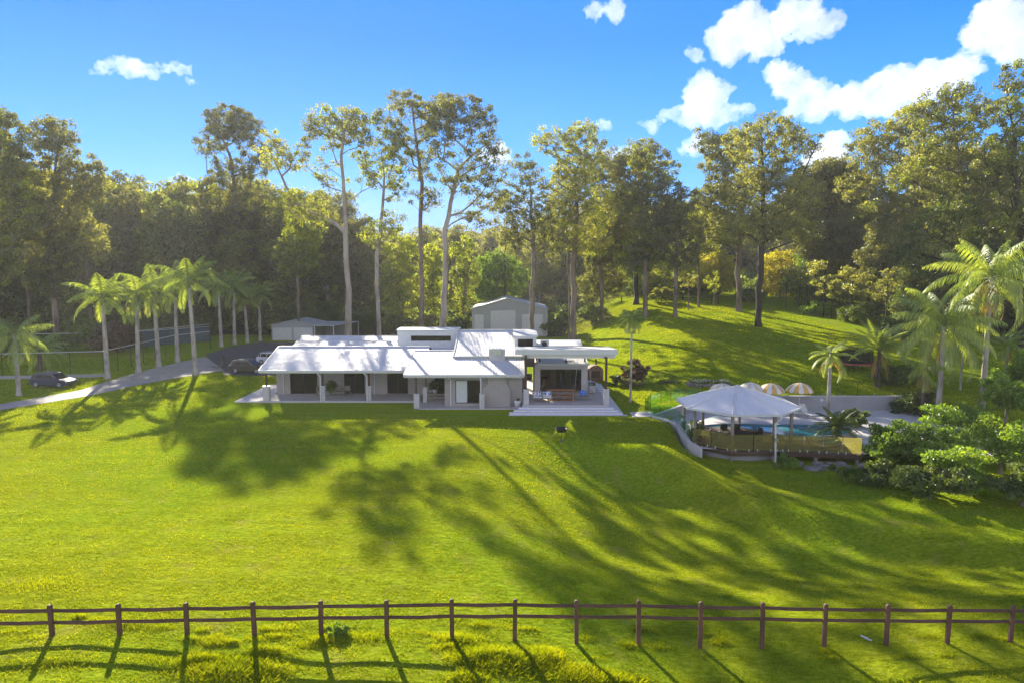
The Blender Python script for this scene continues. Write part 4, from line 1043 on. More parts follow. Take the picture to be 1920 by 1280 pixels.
hb(MB().box(-8.1, -6.6, 70.9, 70.98, .5, 3.0), 'entry_door', M['window'])
hb(MB().box(-9.2, -6.62, 69.6, 70.8, .1, .34).box(-9.2, -6.62, 70.1, 70.8, .341, .58), 'entry_step', M['teakgrey'])
sw = hb(MB().box(-5.55, -5.48, fy+.03, fy+.13, .35, 2.65).box(-3.19, -3.12, fy+.03, fy+.13, .35, 2.65).box(-5.48, -3.19, fy+.03, fy+.13, 2.58, 2.65).box(-5.48, -3.19, fy+.03, fy+.13, .35, .42).box(-4.4, -4.33, fy+.035, fy+.125, .42, 2.58), 'sliding_window', M['black'])
hb(MB().box(-5.48, -4.4, fy+.06, fy+.08, .42, 2.58), 'blind', M['blind'], sw)
hb(MB().box(-4.33, -3.19, fy+.08, fy+.1, .42, 2.58), 'pane', M['window'], sw)
# chimney breast: narrow at the top, wider below the shoulders
br = MB(); yy0, yy1 = fy-.45, fy-.003
prof = [(-2.85, .1), (-.15, .1), (-.15, 1.85), (-.55, 2.35), (-.55, 3.14), (-2.35, 3.14), (-2.35, 2.35), (-2.85, 1.85)]
n = len(prof); br.add([(x, yy0, z) for x, z in prof]+[(x, yy1, z) for x, z in prof], [tuple(range(n)), tuple(range(2*n-1, n-1, -1))]+[(i, n+i, n+(i+1) % n, (i+1) % n) for i in range(n)])
ch = hb(br, 'chimney', M['render'], bevel=.015)
c0 = P(917, 672, 69.2); c1 = P(947, 655, 69.2)
st = hb(MB().box(c0[0], c1[0], 69.2, 70.1, 3.9, c1[2]), 'chimney_stack', M['pier'], ch)
q0 = P(922.5, 665, 69.1); q1 = P(939.5, 655, 69.1)
hb(MB().box(q0[0], q1[0], 69.08, 69.18, q0[2], q1[2]+.03).box(q0[0], q1[0], 69.181, 70.0, q1[2]-.04, q1[2]+.05), 'flue_cowl', M['steel'], st)
# front slab, piers, posts, downpipes
hb(MB().box(-9.45, 1.0, 64.7, 66.0, -.1, .1).box(-9.45, -6.38, 66.0, 71.2, -.1, .1), 'front_slab', M['paving'])
pier(-9.2, 64.95, 0, 1.45, .52); hb(MB().box(-9.36, -9.20, 65.1, 65.26, 1.5, 3.4), 'post', M['timber'])
pier(-8.75, 67.9, .1, 1.6, .42); hb(MB().box(-8.75, -8.6, 67.8, 67.95, 1.65, 3.7), 'post', M['timber'])
pier(-2.9, 64.98, 0, 1.45, .5)
for x, y in ((-6.0, 65.9), (-3.0, 64.72)):
    hb(MB().tube([(x-.05, 64.82, 3.2), (x-.05, 64.84, 3.05), (x, y, 2.8), (x, y, .1)], .06, 8), 'downpipe', M['white'])
# --- high patio roof
pz = lambda y: 5.74-.065*(y-65)
pt = hb(MB().slab([(.38, 65.0, pz(65)), (10.1, 65.0, pz(65)), (10.1, 71.2, pz(71.2)), (.38, 71.2, pz(71.2))], .2), 'patio_roof', M['fascia'])
hb(MB().box(.34, 10.14, 64.94, 64.998, 5.27, 5.76).slab([(10.1, 64.998, pz(65)), (10.16, 64.998, pz(65)), (10.16, 71.2, pz(71.2)), (10.1, 71.2, pz(71.2))], .42), 'patio_fascia', M['fascia'], pt)
hb(MB().box(.34, 10.14, 64.90, 64.938, 5.62, 5.78), 'drip_edge', M['white'], pt)
hb(MB().box(1.15, 9.95, 65.1, 65.4, 4.92, 5.27).box(9.6, 9.95, 65.4, 71, 4.9, 5.25), 'patio_beam', M['cream'], pt)
hb(MB().box(1.2, 9.6, 71.21, 71.3, 5.2, 5.38), 'rear_gutter', M['black'], pt)
for x in (1.33, 8.98):
    hb(MB().box(x-.1, x+.1, 64.3, 64.5, 2.06, 5.2 if x < 5 else 4.92), 'post', M['timber'])
# tie the post heads to the beam (they stand 0.9 m in front of the wall of the beam)
hb(MB().box(1.23, 1.43, 64.5, 65.1, 5.0, 5.2).box(8.88, 9.08, 64.3, 65.1, 4.92, 5.1), 'beam_bracket', M['timber'])
# deck and wrap-round steps
dz = .6
hb(MB().box(1.0, 9.25, 63.9, 78.5, -.1, dz), 'patio_deck', M['paving'])
for k in range(1, 4):
    s = .5*k
    hb(MB().box(1.0-.42*k, 9.25+.36*k, 63.9-s, 63.9-s+.498, -.2, dz-.15*k).box(9.25+.36*(k-1)+.002, 9.25+.36*k, 63.9-s+.499, 78.5, -.2, dz-.15*k), 'step', M['step'], bevel=.012)
hb(MB().box(-.3, 10.7, 61.95, 62.39, -.25, .012), 'step', M['step'], bevel=.01)
pier(1.36, 64.3, .6, 2.0, .52); pier(9.0, 64.3, .6, 2.0, .52)
# patio back wall with the wide opening
wy = 70.5
mb = wall_with_openings(2.35, 7.9, wy, dz, 3.55, [(2.95, 7.25, dz+.02, 3.05)], .25)
mb.box(7.65, 7.9, wy+.25, 84, .0, 3.6).box(2.35, 2.6, wy+.25, 76, dz, 3.6)
hb(mb, 'patio_wall', M['pier'])
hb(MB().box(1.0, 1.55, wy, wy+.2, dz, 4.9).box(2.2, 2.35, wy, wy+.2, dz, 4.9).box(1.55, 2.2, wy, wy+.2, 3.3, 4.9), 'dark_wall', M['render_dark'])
hb(MB().box(1.2, 2.34, 79.3, 79.5, .3, 1.2), 'side_gate', M['black'])
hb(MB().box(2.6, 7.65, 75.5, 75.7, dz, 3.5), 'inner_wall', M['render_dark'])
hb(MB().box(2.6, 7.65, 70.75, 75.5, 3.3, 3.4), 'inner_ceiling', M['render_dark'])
fw = hb(MB().box(2.95, 3.02, wy+.05, wy+.15, dz+.02, 3.05).box(7.18, 7.25, wy+.05, wy+.15, dz+.02, 3.05).box(3.02, 7.18, wy+.05, wy+.15, 2.97, 3.05).box(5.05, 5.13, wy+.05, wy+.15, dz+.02, 2.97).box(6.1, 6.17, wy+.05, wy+.15, dz+.02, 2.97), 'patio_doors', M['black'])
hb(MB().box(3.02, 7.18, wy+.09, wy+.10, dz+.03, 2.96), 'pane', M['glass_in'], fw)
hb(MB().box(3.2, 3.9, 73.5, 74.5, dz, 1.6).box(4.2, 4.9, 74.5, 75.3, dz, 2.6).box(5.9, 6.9, 74.8, 75.4, dz, 2.3), 'indoor_cabinet', M['teakgrey'])
for x in (1.75, 2.1): pass
# brackets carrying the patio roof over the room roof
for x in (2.9, 7.6):
    hb(MB().box(x-.08, x+.08, 70.6, 70.76, 3.8, 5.1), 'roof_strut', M['black'])
# ---- things on and around the house
def at(mb, o):           # shift a world-measured MB to local of its thing
    mb.v = [(v[0]-o[0], v[1]-o[1], v[2]-o[2]) for v in mb.v]; return mb
# air conditioner
ac = empty('air_conditioner', (3.6, 74.6, 4.72), 0, 'white air-conditioner unit on the roof beside the small high window', 'air conditioner')
MB().box(-.46, .46, -.18, .18, .12, .9).build('casing', M['white'], ac, bevel=.03)
MB().tube([(-.05, -.185, .51), (-.05, -.2, .51)], .29, 24).build('fan_grille', M['black'], ac)
MB().box(-.4, -.34, -.2, .2, -.15, .118).box(.34, .4, -.2, .2, -.15, .118).build('bracket', M['black'], ac)
MB().tube([(-.46, 0, .5), (-.8, 0, .55), (-.85, 0, .1), (-.95, -1.2, .0)], .03, 6).build('pipe', M['white'], ac)
# ceiling fan
cf = empty('ceiling_fan', (5.4, 67.6, 4.3), .3, 'pale wooden ceiling fan hanging under the patio roof', 'fan')
MB().tube([(0, 0, 0), (0, 0, 1.1)], .025, 6).build('rod', M['black'], cf)
MB().lathe([(.02, -.16), (.13, -.12), (.15, 0), (.05, .08)], seg=14).build('motor', M['black'], cf, smooth=True)
for k in range(5):
    a = k*2*math.pi/5; ca, sa = math.cos(a), math.sin(a)
    f = lambda u, v, z: (u*ca-v*sa, u*sa+v*ca, z)
    MB().slab([f(.12, -.05, .02), f(.85, -.11, .0), f(.85, .09, .05), f(.12, .05, .02)], .012).build('blade', M['teakgrey'], cf)
# outdoor sofa
def sofa_mesh():
    r = empty('outdoor_sofa', (2.95, 65.6, dz), 0, 'two-seat timber outdoor sofa with blue and white leaf-print cushions on the patio', 'sofa')
    MB().box(-.95, .95, -.38, .42, .34, .4).build('seat_frame', M['teakgrey'], r, bevel=.01)
    for x in (-.88, 0, .88):
        for y in (-.34, .38):
            MB().tube([(x*1.05, y, 0), (x, y, .34)], .03, 6).build('leg', M['teakgrey'], r)
    MB().slab([(-.95, .36, .4), (.95, .36, .4), (.95, .44, .4), (-.95, .44, .4)], .02).box(-.95, .95, .40, .46, .4, .82).build('back_rail', M['teakgrey'], r)
    m, t, out = mat_new('leaf_print_fabric'); p = N(t, 'ShaderNodeBsdfPrincipled'); p.inputs['Roughness'].default_value = .9
    t.links.new(ramp(t, noise(t, 7, 2, .5), [(.47, (.75, .76, .78)), (.53, (.05, .10, .32))]), p.inputs['Base Color']); t.links.new(p.outputs[0], out.inputs[0])
    for x in (-.47, .47): MB().box(x-.44, x+.44, -.36, .34, .41, .56).build('seat_cushion', M['white'], r, bevel=.05)
    for x in (-.47, .47):
        MB().slab([(x-.43, -.02, .92), (x+.43, -.02, .92), (x+.43, .30, 1.0), (x-.43, .30, 1.0)], .38).build('back_cushion', m, r, bevel=.06)
sofa_mesh()
# bar table with crossed legs
bt = empty('bar_table', (4.75, 66.3, dz), 0, 'long orange-brown timber bar table with X-braced frame on the patio', 'table')
MB().box(-1.35, 1.35, -.45, .45, 1.0, 1.07).build('table_top', M['oak'], bt, bevel=.01)
MB().box(-1.22, 1.22, -.38, .38, .46, .5).box(-1.22, 1.22, -.38, .38, .02, .07).build('shelf', M['oak'], bt)
for x in (-1.22, 1.22):
    for y in (-.38, .38): MB().box(x-.05, x+.05, y-.05, y+.05, 0, .999).build('leg', M['oak'], bt)
mb = MB()
for (z0, z1) in ((.1, .45), (.52, .98)):
    for s in (-1, 1): mb.tube([(s*1.17, -.38, z1), (s*.1, -.38, z0)], .035, 4)
mb.build('cross_brace', M['oak'], bt)
# hanging egg-style chair
hc = empty('hanging_chair', (7.0, 66.2, dz), 0, 'open wire swing chair with round blue cushion near the patio steps', 'chair')
mb = MB()
for k in range(9):
    a = -1.2+2.4*k/8
    mb.tube([(math.sin(a)*.85, -.5+.1*abs(a), .55+.15*abs(a)), (math.sin(a)*.75, -.1, .22), (math.sin(a)*.8, .45, .35), (math.sin(a)*.9, .55, .8+.1*abs(a))], .016, 5)
mb.tube([(-.85, -.42, .72), (-.95, .1, .82), (-.9, .55, .95), (0, .62, .82), (.9, .55, .95), (.95, .1, .82), (.85, -.42, .72), (0, -.52, .55), (-.85, -.42, .72)], .028, 6)
mb.build('basket', M['teakgrey'], hc)
mb = MB()
for x in (-.8, .8): mb.tube([(x, .5, .9), (x*.9, .2, 2.2), (x*.7, 0, 4.3)], .012, 4)
mb.build('rope', M['white'], hc)
MB().box(-.5, .5, -.3, .4, .28, .38).build('seat_pad', M['teakgrey'], hc, bevel=.03)
bl = solid('bright_blue_fabric', (.07, .19, .72), .8, var=.1)
mb = MB().lathe([(.0, -.09), (.22, -.08), (.33, 0), (.22, .08), (.0, .09)], seg=18); mb.v = [(v[0], -v[2]+.30, v[1]+.68) for v in mb.v]
mb.build('cushion', bl, hc, smooth=True)
# outdoor heater-like barbecue
bq = empty('barbecue', (8.35, 70.2, dz), 0, 'small steel barbecue against the patio wall\'s right corner', 'barbecue')
MB().box(-.3, .3, -.25, .25, .08, .82).build('cabinet', M['steel'], bq, bevel=.02)
mb = MB().tube([(-.32, 0, 0), (.32, 0, 0)], .27, 16); mb.v = [(v[0], v[1], max(0, v[2])*1.1+.83) for v in mb.v]; mb.build('lid', M['black'], bq)
MB().tube([(-.2, -.3, 1.0), (.2, -.3, 1.0)], .018, 6).build('handle', M['steel'], bq)
for x in (-.24, .24): MB().tube([(x-.02, 0, .05), (x+.02, 0, .05)], .05, 10).build('wheel', M['black'], bq)
# rounded brown object beside the patio, its kind unclear
cs = empty('rounded_cover', (9.9, 81.5, Tz(9.9, 81.5)), .2, 'brown dome-topped outdoor oven on the grass behind the patio', 'cover')
mb = MB(); seg = 14
pr_ = [(-.95, 0), (-.95, 1.2)]+[(-.95*math.cos(math.pi*k/seg), 1.2+.75*math.sin(math.pi*k/seg)) for k in range(1, seg)]+[(.95, 1.2), (.95, 0)]
n = len(pr_); mb.add([(x, -.7, z) for x, z in pr_]+[(x, .7, z) for x, z in pr_], [tuple(range(n)), tuple(range(2*n-1, n-1, -1))]+[(i, n+i, n+(i+1) % n, (i+1) % n) for i in range(n)])
M['terracotta'] = solid('brown_terracotta', (.20, .11, .075), .8, var=.2)
mb.build('body', M['terracotta'], cs, smooth=False, bevel=.04)
MB().box(-.5, .5, -.74, -.702, .5, 1.3).build('front_panel', M['soil'], cs)
MB().tube([(.3, .2, 1.8), (.3, .2, 2.6)], .09, 10).build('top_pipe', M['black'], cs)
# pots
def pot(name, label, x, y, z, r, h, plant=None, seed=1, pl=.3, mat='pot'):
    p = empty(name, (x, y, z), 0, label, 'plant pot')
    MB().lathe([(r*.62, 0), (r*.95, h*.75), (r, h), (r*.86, h), (r*.84, h*.9)], seg=18).build('pot', M[mat], p, smooth=True)
    rg = np.random.default_rng(seed); cl = rg.normal(size=(14, 3))*pl*.45+np.array([0, 0, h+pl*.7]); cl[:, 2] = np.maximum(cl[:, 2], h)
    V, Fq, tone = crown_leaves(rg, cl, np.full(14, pl*.55), 40, pl*.45, pl*.16, -.3, 1)
    raw_mesh('plant', V, Fq, LEAF['bush'], p, tone=tone); return p
pot('potted_plant', 'large white tapered pot with low dark stubs, beside the patio pier', .55, 65.3, .1, .36, .66, pl=.16, seed=71)
pot('potted_plant', 'small white pot with dark foliage on the entry steps', -8.0, 70.2, .58, .26, .42, pl=.55, seed=72)
ps = pot('potted_plant', 'bushy plant in a small pot on a thin stand, on the bedroom verandah', -19.1, 70.9, .2, .16, .55, pl=.62, seed=73, mat='teakgrey')
def verandah_chair(label, x, y, rz):
    c = empty('verandah_chair', (x, y, .2), rz, label, 'chair', 'wicker chairs on the bedroom verandah')
    MB().box(-.3, .3, -.28, .28, .38, .44).build('seat', M['teakgrey'], c, bevel=.01)
    MB().slab([(-.3, .27, .95), (.3, .27, .95), (.3, .33, .95), (-.3, .33, .95)], .5).build('backrest', M['teakgrey'], c, bevel=.02)
    for sx in (-.27, .27):
        for sy in (-.25, .25): MB().tube([(sx*1.05, sy, 0), (sx, sy, .38)], .02, 6).build('leg', M['teakgrey'], c)
    for sx in (-.33, .33): MB().box(sx-.03, sx+.03, -.28, .3, .62, .66).build('armrest', M['teakgrey'], c)
verandah_chair('wicker verandah chair just right of the plant on its stand', -18.3, 71.0, 0)
verandah_chair('wicker verandah chair left of the second door, farther from the plant', -17.4, 71.1, .2)
verandah_chair('lone verandah chair half hidden by the second front pier', -20.2, 71.0, 1.2)
# ------------------------------------------------------------------ sheds
SY = 127.0
s1 = empty('small_shed', (-40, SY, 0), 0, 'low grey steel double garage with shallow gabled roof and open carport on its right', 'shed')
lx, rx = P(509, 620, SY)[0], P(587, 620, SY)[0]
we = P(509, 609.5, SY)[2]; pk = P(548.5, 602, SY)[2]; mx = P(548.5, 602, SY)[0]
D1 = 9.0
def lo(mb, o): return at(mb, o)
O = (-40, SY, 0)
mb = MB().box(lx, rx, SY, SY+D1, 0, we)
mb.add([(lx, SY, we), (rx, SY, we), (mx, SY, pk), (lx, SY+D1, we), (rx, SY+D1, we), (mx, SY+D1, pk)], [(0, 1, 2), (5, 4, 3)])
lo(mb, O).build('wall', M['greysteel'], s1)
lo(MB().slab([(lx-.15, SY-.15, we+.02), (mx, SY-.15, pk+.08), (mx, SY+D1, pk+.08), (lx-.15, SY+D1, we+.02)], .06).slab([(mx, SY-.15, pk+.08), (rx+.1, SY-.15, we+.03), (rx+.1, SY+D1, we+.03), (mx, SY+D1, pk+.08)], .06), O).build('roof', M['shedroof'], s1)
dw = (rx-lx)/2
for k in range(2):
    lo(MB().box(lx+.25+k*dw, lx+dw-.12+k*dw, SY-.04, SY-.002, .05, we-.5), O).build('roller_door', M['roller'], s1)
cz = we-.05; cx1_ = P(626, 611, SY)[0]
bx = P(674, 604, SY+9)[0]
mb = MB().slab([(rx+.1, SY-.1, cz), (cx1_, SY-.1, cz-.02), (bx, SY+8.5, cz+.1), (rx+.1, SY+8.5, cz+.1)], .14)
lo(mb, O).build('carport_roof', M['shedroof'], s1)
for (x, y) in ((rx+.3, SY), (cx1_-.1, SY), (cx1_+2.3, SY+4), (bx-.1, SY+8.3)):
    lo(MB().box(x-.06, x+.06, y-.06, y+.06, 0, cz-.1), O).build('post', M['gutter'], s1)
lo(MB().box(rx+.1, bx-1.5, SY+8.0, SY+8.1, 0, cz), O).build('back_wall', M['retain'], s1)
# big shed
SY2 = 134.0
gz = .25
lx, rx = P(885, 600, SY2)[0], P(1025, 600, SY2)[0]; wl = P(885, 579, SY2)[2]; mx, pk = P(950, 560, SY2)[0], P(950, 560, SY2)[2]
O = (0, SY2, gz); D2 = 14
s2 = empty('big_shed', O, 0, 'tall grey ribbed-steel shed with gable front and pale roller doors behind the house', 'shed')
ds = [(P(921, 600, SY2)[0], P(965.5, 600, SY2)[0], P(940, 583.5, SY2)[2]), (P(979.6, 600, SY2)[0], P(1016.7, 600, SY2)[0], P(940, 590.5, SY2)[2]), (lx+.6, P(906, 600, SY2)[0], P(906, 591, SY2)[2])]
mb = MB().box(lx, rx, SY2, SY2+D2, gz-.4, wl)
mb.add([(lx, SY2, wl), (rx, SY2, wl), (mx, SY2, pk), (lx, SY2+D2, wl), (rx, SY2+D2, wl), (mx, SY2+D2, pk)], [(0, 1, 2), (5, 4, 3)])
lo(mb, O).build('wall', M['greysteel'], s2)
lo(MB().slab([(lx-.3, SY2-.25, wl-.05), (mx, SY2-.25, pk+.1), (mx, SY2+D2, pk+.1), (lx-.3, SY2+D2, wl-.05)], .08).slab([(mx, SY2-.25, pk+.1), (rx+.3, SY2-.25, wl-.02), (rx+.3, SY2+D2, wl-.02), (mx, SY2+D2, pk+.1)], .08), O).build('roof', M['shedroof'], s2)
for (a0, a1, tz) in ds:
    f = lo(MB().box(a0-.08, a0, SY2-.08, SY2-.003, gz, tz+.08).box(a1, a1+.08, SY2-.08, SY2-.003, gz, tz+.08).box(a0, a1, SY2-.08, SY2-.003, tz, tz+.08), O).build('door_frame', M['gutter'], s2)
    lo(MB().box(a0, a1, SY2-.05, SY2-.004, gz, tz-.002), O).build('roller_door', M['roller'], s2)
lo(MB().tube([(rx+.06, SY2-.06, wl-.1), (rx+.06, SY2-.06, gz)], .07, 8), O).build('downpipe', M['gutter'], s2)
# water tank and bin beside the big shed
wt = empty('water_tank', (rx+2.2, SY2+1, Tz(rx+2.2, SY2+1)), 0, 'dark squat tank standing in the shade right of the big shed', 'tank')
MB().lathe([(1.1, 0), (1.1, 1.9), (1.0, 2.05), (.3, 2.3)], seg=24).build('body', M['black'], wt, smooth=False)
MB().lathe([(.3, 2.3), (.3, 2.4), (.05, 2.42)], seg=14).build('lid', M['black'], wt)
# windbreak / court screen and the court fence on the left
def court_fence(label, pts, h, step, zf, mesh=True, rail_mid=True):
    a0 = pts[0]; o = (a0[0], a0[1], 0); f = empty('court_fence', o, 0, label, 'fence')
    for (a, b) in zip(pts[:-1], pts[1:]):
        L = math.hypot(b[0]-a[0], b[1]-a[1]); n = max(1, round(L/step))
        for k in range(n+(b == pts[-1])):
            x = a[0]+(b[0]-a[0])*k/n; y = a[1]+(b[1]-a[1])*k/n
            at(MB().tube([(x, y, zf-.2), (x, y, zf+h)], .04, 6), o).build('post', M['black'], f)
        at(MB().tube([(a[0], a[1], zf+h), (b[0], b[1], zf+h)], .045, 6), o).build('top_rail', M['white'], f)
    return f
pA, pB, pC = G(-60, 710)[:2], G(195, 702)[:2], G(330, 664)[:2]
court_fence('dark-posted court fence with thin pale top rail, running behind the blue car', [pA, pB, pC, G(395, 655)[:2]], 3.0, 3.4, 0)
pD, pE = G(-60, 668)[:2], G(230, 660)[:2]
court_fence('far court fence with thin pale top rail at the foot of the left woods', [pD, pE, G(395, 640)[:2]], 3.2, 4.5, 0)
kb = empty('court_kerb', (*G(60, 712)[:2], 0), 0, 'low grey concrete wall along the court behind the blue car', 'wall')
a, b = G(-60, 712), G(198, 706)
o = kb.location
mb = MB().prism([(a[0], a[1]), (b[0], b[1]), (b[0], b[1]+.25), (a[0], a[1]+.25)], -.2, .38)
at(mb, o).build('wall_face', M['retain'], kb)
a, b = G(224, 655), G(394, 640)
wb = empty('windbreak', (a[0], a[1], 0), 0, 'dark blue-green screen panels on the far side of the court', 'screen')
M['screen'] = solid('blue_green_screen_cloth', (.05, .085, .12), .8, var=.15)
at(MB().prism([(a[0], a[1]+.2), (b[0], b[1]+.2), (b[0], b[1]+.28), (a[0], a[1]+.28)], .1, 2.7), (a[0], a[1], 0)).build('cloth', M['screen'], wb)
at(MB().tube([(a[0], a[1]+.1, 2.75), (b[0], b[1]+.1, 2.75)], .05, 6), (a[0], a[1], 0)).build('top_rail', M['white'], wb)
nd = G(300, 632); 
nb = empty('neighbour_house', (P(330, 600, 158)[0], 158, 0), 0, 'dark blue-grey building half hidden behind the palms and court', 'house')
MB().box(-9, 9, 0, 6, 0, 4.2).build('wall', M['screen'], nb)
MB().slab([(-9.6, -.5, 4.3), (9.6, -.5, 4.3), (9.6, 6, 5.6), (-9.6, 6, 5.6)], .12).build('roof', M['shedroof'], nb)
# mailbox-like post by the forecourt
gp = empty('gate_post', (*G(420, 686)[:2], 0), 0, 'short dark timber post by the drive, left of the brown car', 'post')
MB().box(-.14, .14, -.14, .14, -.1, 1.5).build('post', M['timber'], gp, bevel=.02)
MB().box(-.2, .2, -.2, .2, 1.501, 1.56).build('cap', M['black'], gp)
dr_ = empty('fallen_branch', (*G(407, 692)[:2], 0), 0, 'bare fallen branch lying on the drive left of the brown car', 'branch')
mb = MB(); rgb = random.Random(4)
for k in range(9):
    a = rgb.uniform(0, 6.28); mb.tube([(0, 0, .2), (math.cos(a)*.8, math.sin(a)*.8, .45), (math.cos(a)*1.5, math.sin(a)*1.5, rgb.uniform(.1, 1.0))], [.05, .03, .01], 5)
mb.build('limb', BARK['grey'], dr_)

# ------------------------------------------------------------------ cars
def car(name, label, x, y, rz, paint, L=4.7, W=1.86, Hh=1.68, kind='suv'):
    c = empty(name, (x, y, Tz(x, y)+.02), rz, label, 'car')
    # side outline (x forward), lower body then cabin
    low = [(-2.30, .42), (-2.33, .80), (-2.26, 1.02), (-1.0, 1.04), (.75, 1.02), (1.35, .98), (2.0, .88), (2.28, .72), (2.34, .50), (2.28, .34), (1.9, .24), (-1.95, .26)]
    S = L/4.68
    def loft(prof, hw, tuck, z0, z1, name, mat, parent, bev=.05):
        mb = MB(); n = len(prof); rows = []
        for sgn, kk in ((-1, 0), (-1, 1), (1, 1), (1, 0)):
            pass
        V = []
        lv = [(-hw, .90), (-hw*1.0, 1.0), (hw*1.0, 1.0), (hw, .90)]
        for yy, sc in ((-hw, .965), (-hw*.93, 1.0), (hw*.93, 1.0), (hw, .965)):
            for (px_, pz_) in prof:
                t = 0 if z1 == z0 else max(0, min(1, (pz_-z0)/(z1-z0)))
                yv = yy*(1-tuck*t)
                V.append((px_*sc*S, yv, pz_ if sc == 1 else z0+(pz_-z0)*.985))
        Fc = [tuple(range(n)), tuple(3*n+k for k in range(n-1, -1, -1))]
        for r in range(3):
            for k in range(n): Fc.append((r*n+k, (r+1)*n+k, (r+1)*n+(k+1) % n, r*n+(k+1) % n))
        mb.add(V, Fc); return mb.build(name, mat, parent, bevel=bev)
    body = loft(low, W/2, .04, .3, 1.04, 'body', paint, c)
    cab = [(-2.18, 1.0), (-1.85, 1.52), (-1.5, 1.64), (.05, 1.66), (.45, 1.58), (1.25, 1.0)] if kind == 'suv' else [(-2.22, 1.0), (-2.1, 1.58), (-1.8, 1.68), (.15, 1.69), (.5, 1.62), (1.15, 1.0)]
    ca = loft(cab, W/2*.93, .2, 1.0, 1.66, 'cabin', paint, c)
    hw = W/2
    def wz(z): return hw*.93*(1-.2*(z-1)/.66)+.012
    for s in (-1, 1):
        for (x0, x1, t0, t1) in ((-1.62, -.62, -1.5, -.62), (-.55, .35, -.55, .12), (-1.98, -1.7, -1.78, -1.58)):
            q = [(x0*S, s*wz(1.06), 1.06), (x1*S if x1 < .3 else .86*S, s*wz(1.06), 1.06), (t1*S if x1 < .3 else .26*S, s*wz(1.52), 1.52), (t0*S, s*wz(1.52), 1.52)]
            if s > 0: q = q[::-1]
            b_ = [(v[0], v[1]-s*.03, v[2]) for v in q]
            MB().add(q+b_, [(0, 1, 2, 3), (7, 6, 5, 4), (0, 4, 5, 1), (1, 5, 6, 2), (2, 6, 7, 3), (3, 7, 4, 0)]).build('side_window', M['window'], c)
    q = [(1.21*S, -hw*.82, 1.06), (1.21*S, hw*.82, 1.06), (.52*S, hw*.68, 1.585), (.52*S, -hw*.68, 1.585)]
    MB().add(q+[(v[0]-.05, v[1], v[2]-.04) for v in q], [(0, 1, 2, 3), (7, 6, 5, 4), (0, 4, 5, 1), (1, 5, 6, 2), (2, 6, 7, 3), (3, 7, 4, 0)]).build('windscreen', M['window'], c)
    q = [(-2.18*S-.01, hw*.8, 1.1), (-2.18*S-.01, -hw*.8, 1.1), (-1.93*S-.01, -hw*.7, 1.48), (-1.93*S-.01, hw*.7, 1.48)]
    MB().add(q+[(v[0]+.04, v[1], v[2]) for v in q], [(0, 1, 2, 3), (7, 6, 5, 4), (0, 4, 5, 1), (1, 5, 6, 2), (2, 6, 7, 3), (3, 7, 4, 0)]).build('rear_window', M['window'], c)
    for wx in (-1.42*S, 1.42*S):
        for s in (-1, 1):
            w_ = MB().tube([(wx, s*(hw-.20), .35), (wx, s*(hw+.012), .35)], .35, 24).build('wheel', M['rubber'], c)
            mb = MB().tube([(wx, s*(hw-.05), .35), (wx, s*(hw+.02), .35)], .11, 12)
            for k in range(6):
                a = k*math.pi/3; mb.tube([(wx, s*(hw+.02), .35), (wx+.23*math.cos(a), s*(hw+.018), .35+.23*math.sin(a))], .032, 4)
            mb.tube([(wx+.23*math.cos(a), s*(hw+.016), .35+.23*math.sin(a)) for a in [k*math.pi/9 for k in range(19)]], .022, 4)
            mb.build('rim', M['steel'], w_)
    for s in (-1, 1):
        MB().box(2.1*S, 2.27*S, s*.72-.16, s*.72+.16, .66, .80).build('headlight', M['lens'], c, bevel=.03)
        MB().box(-2.33*S, -2.22*S, s*.78-.09, s*.78+.09, .80, 1.0).build('tail_light', M['redlens'], c, bevel=.02)
        MB().box(.62*S, .82*S, s*(hw+.10)-.08, s*(hw+.10)+.08, 1.0, 1.14).build('mirror', paint, c, bevel=.03)
        MB().tube([(-1.7*S, s*.62, 1.70), (.2*S, s*.62, 1.72)], .02, 5).build('roof_rail', M['steel'], c)
    MB().box(2.29*S, 2.35*S, -.5, .5, .5, .66).build('grille', M['black'], c)
    return c
M['rubber'] = solid('tyre_rubber', (.02, .02, .02), .9, var=.2)
M['lens'] = solid('clear_lens', (.5, .52, .55), .1, var=.05)
M['redlens'] = solid('red_lens', (.35, .02, .02), .2, var=.05)
def paintmat(name, col):
    m, t, out = mat_new(name); p = N(t, 'ShaderNodeBsdfPrincipled'); p.inputs['Roughness'].default_value = .35
    p.inputs['Coat Weight'].default_value = 1; p.inputs['Coat Roughness'].default_value = .04
    t.links.new(ramp(t, noise(t, 3, 4), [(.3, tuple(c*.85 for c in col)), (.7, col)]), p.inputs['Base Color']); t.links.new(p.outputs[0], out.inputs[0]); return m
q = G(91, 727)
car('parked_car', 'dark blue four-wheel drive parked on the grass behind the leftmost palm trunk', q[0], q[1]+.9, R(-6), paintmat('dark_blue_car_paint', (.010, .014, .075)))
q = G(463, 700)
car('parked_car', 'dark brown boxy wagon parked on the forecourt at the verandah\'s left end', q[0], q[1]+.9, R(-8), paintmat('dark_brown_car_paint', (.028, .018, .017)), kind='van')
q = G(512, 686)
car('parked_car', 'pale car half hidden between the brown wagon and the house roof', q[0]-.6, q[1]+2.2, R(-14), paintmat('silver_white_car_paint', (.62, .64, .70)))
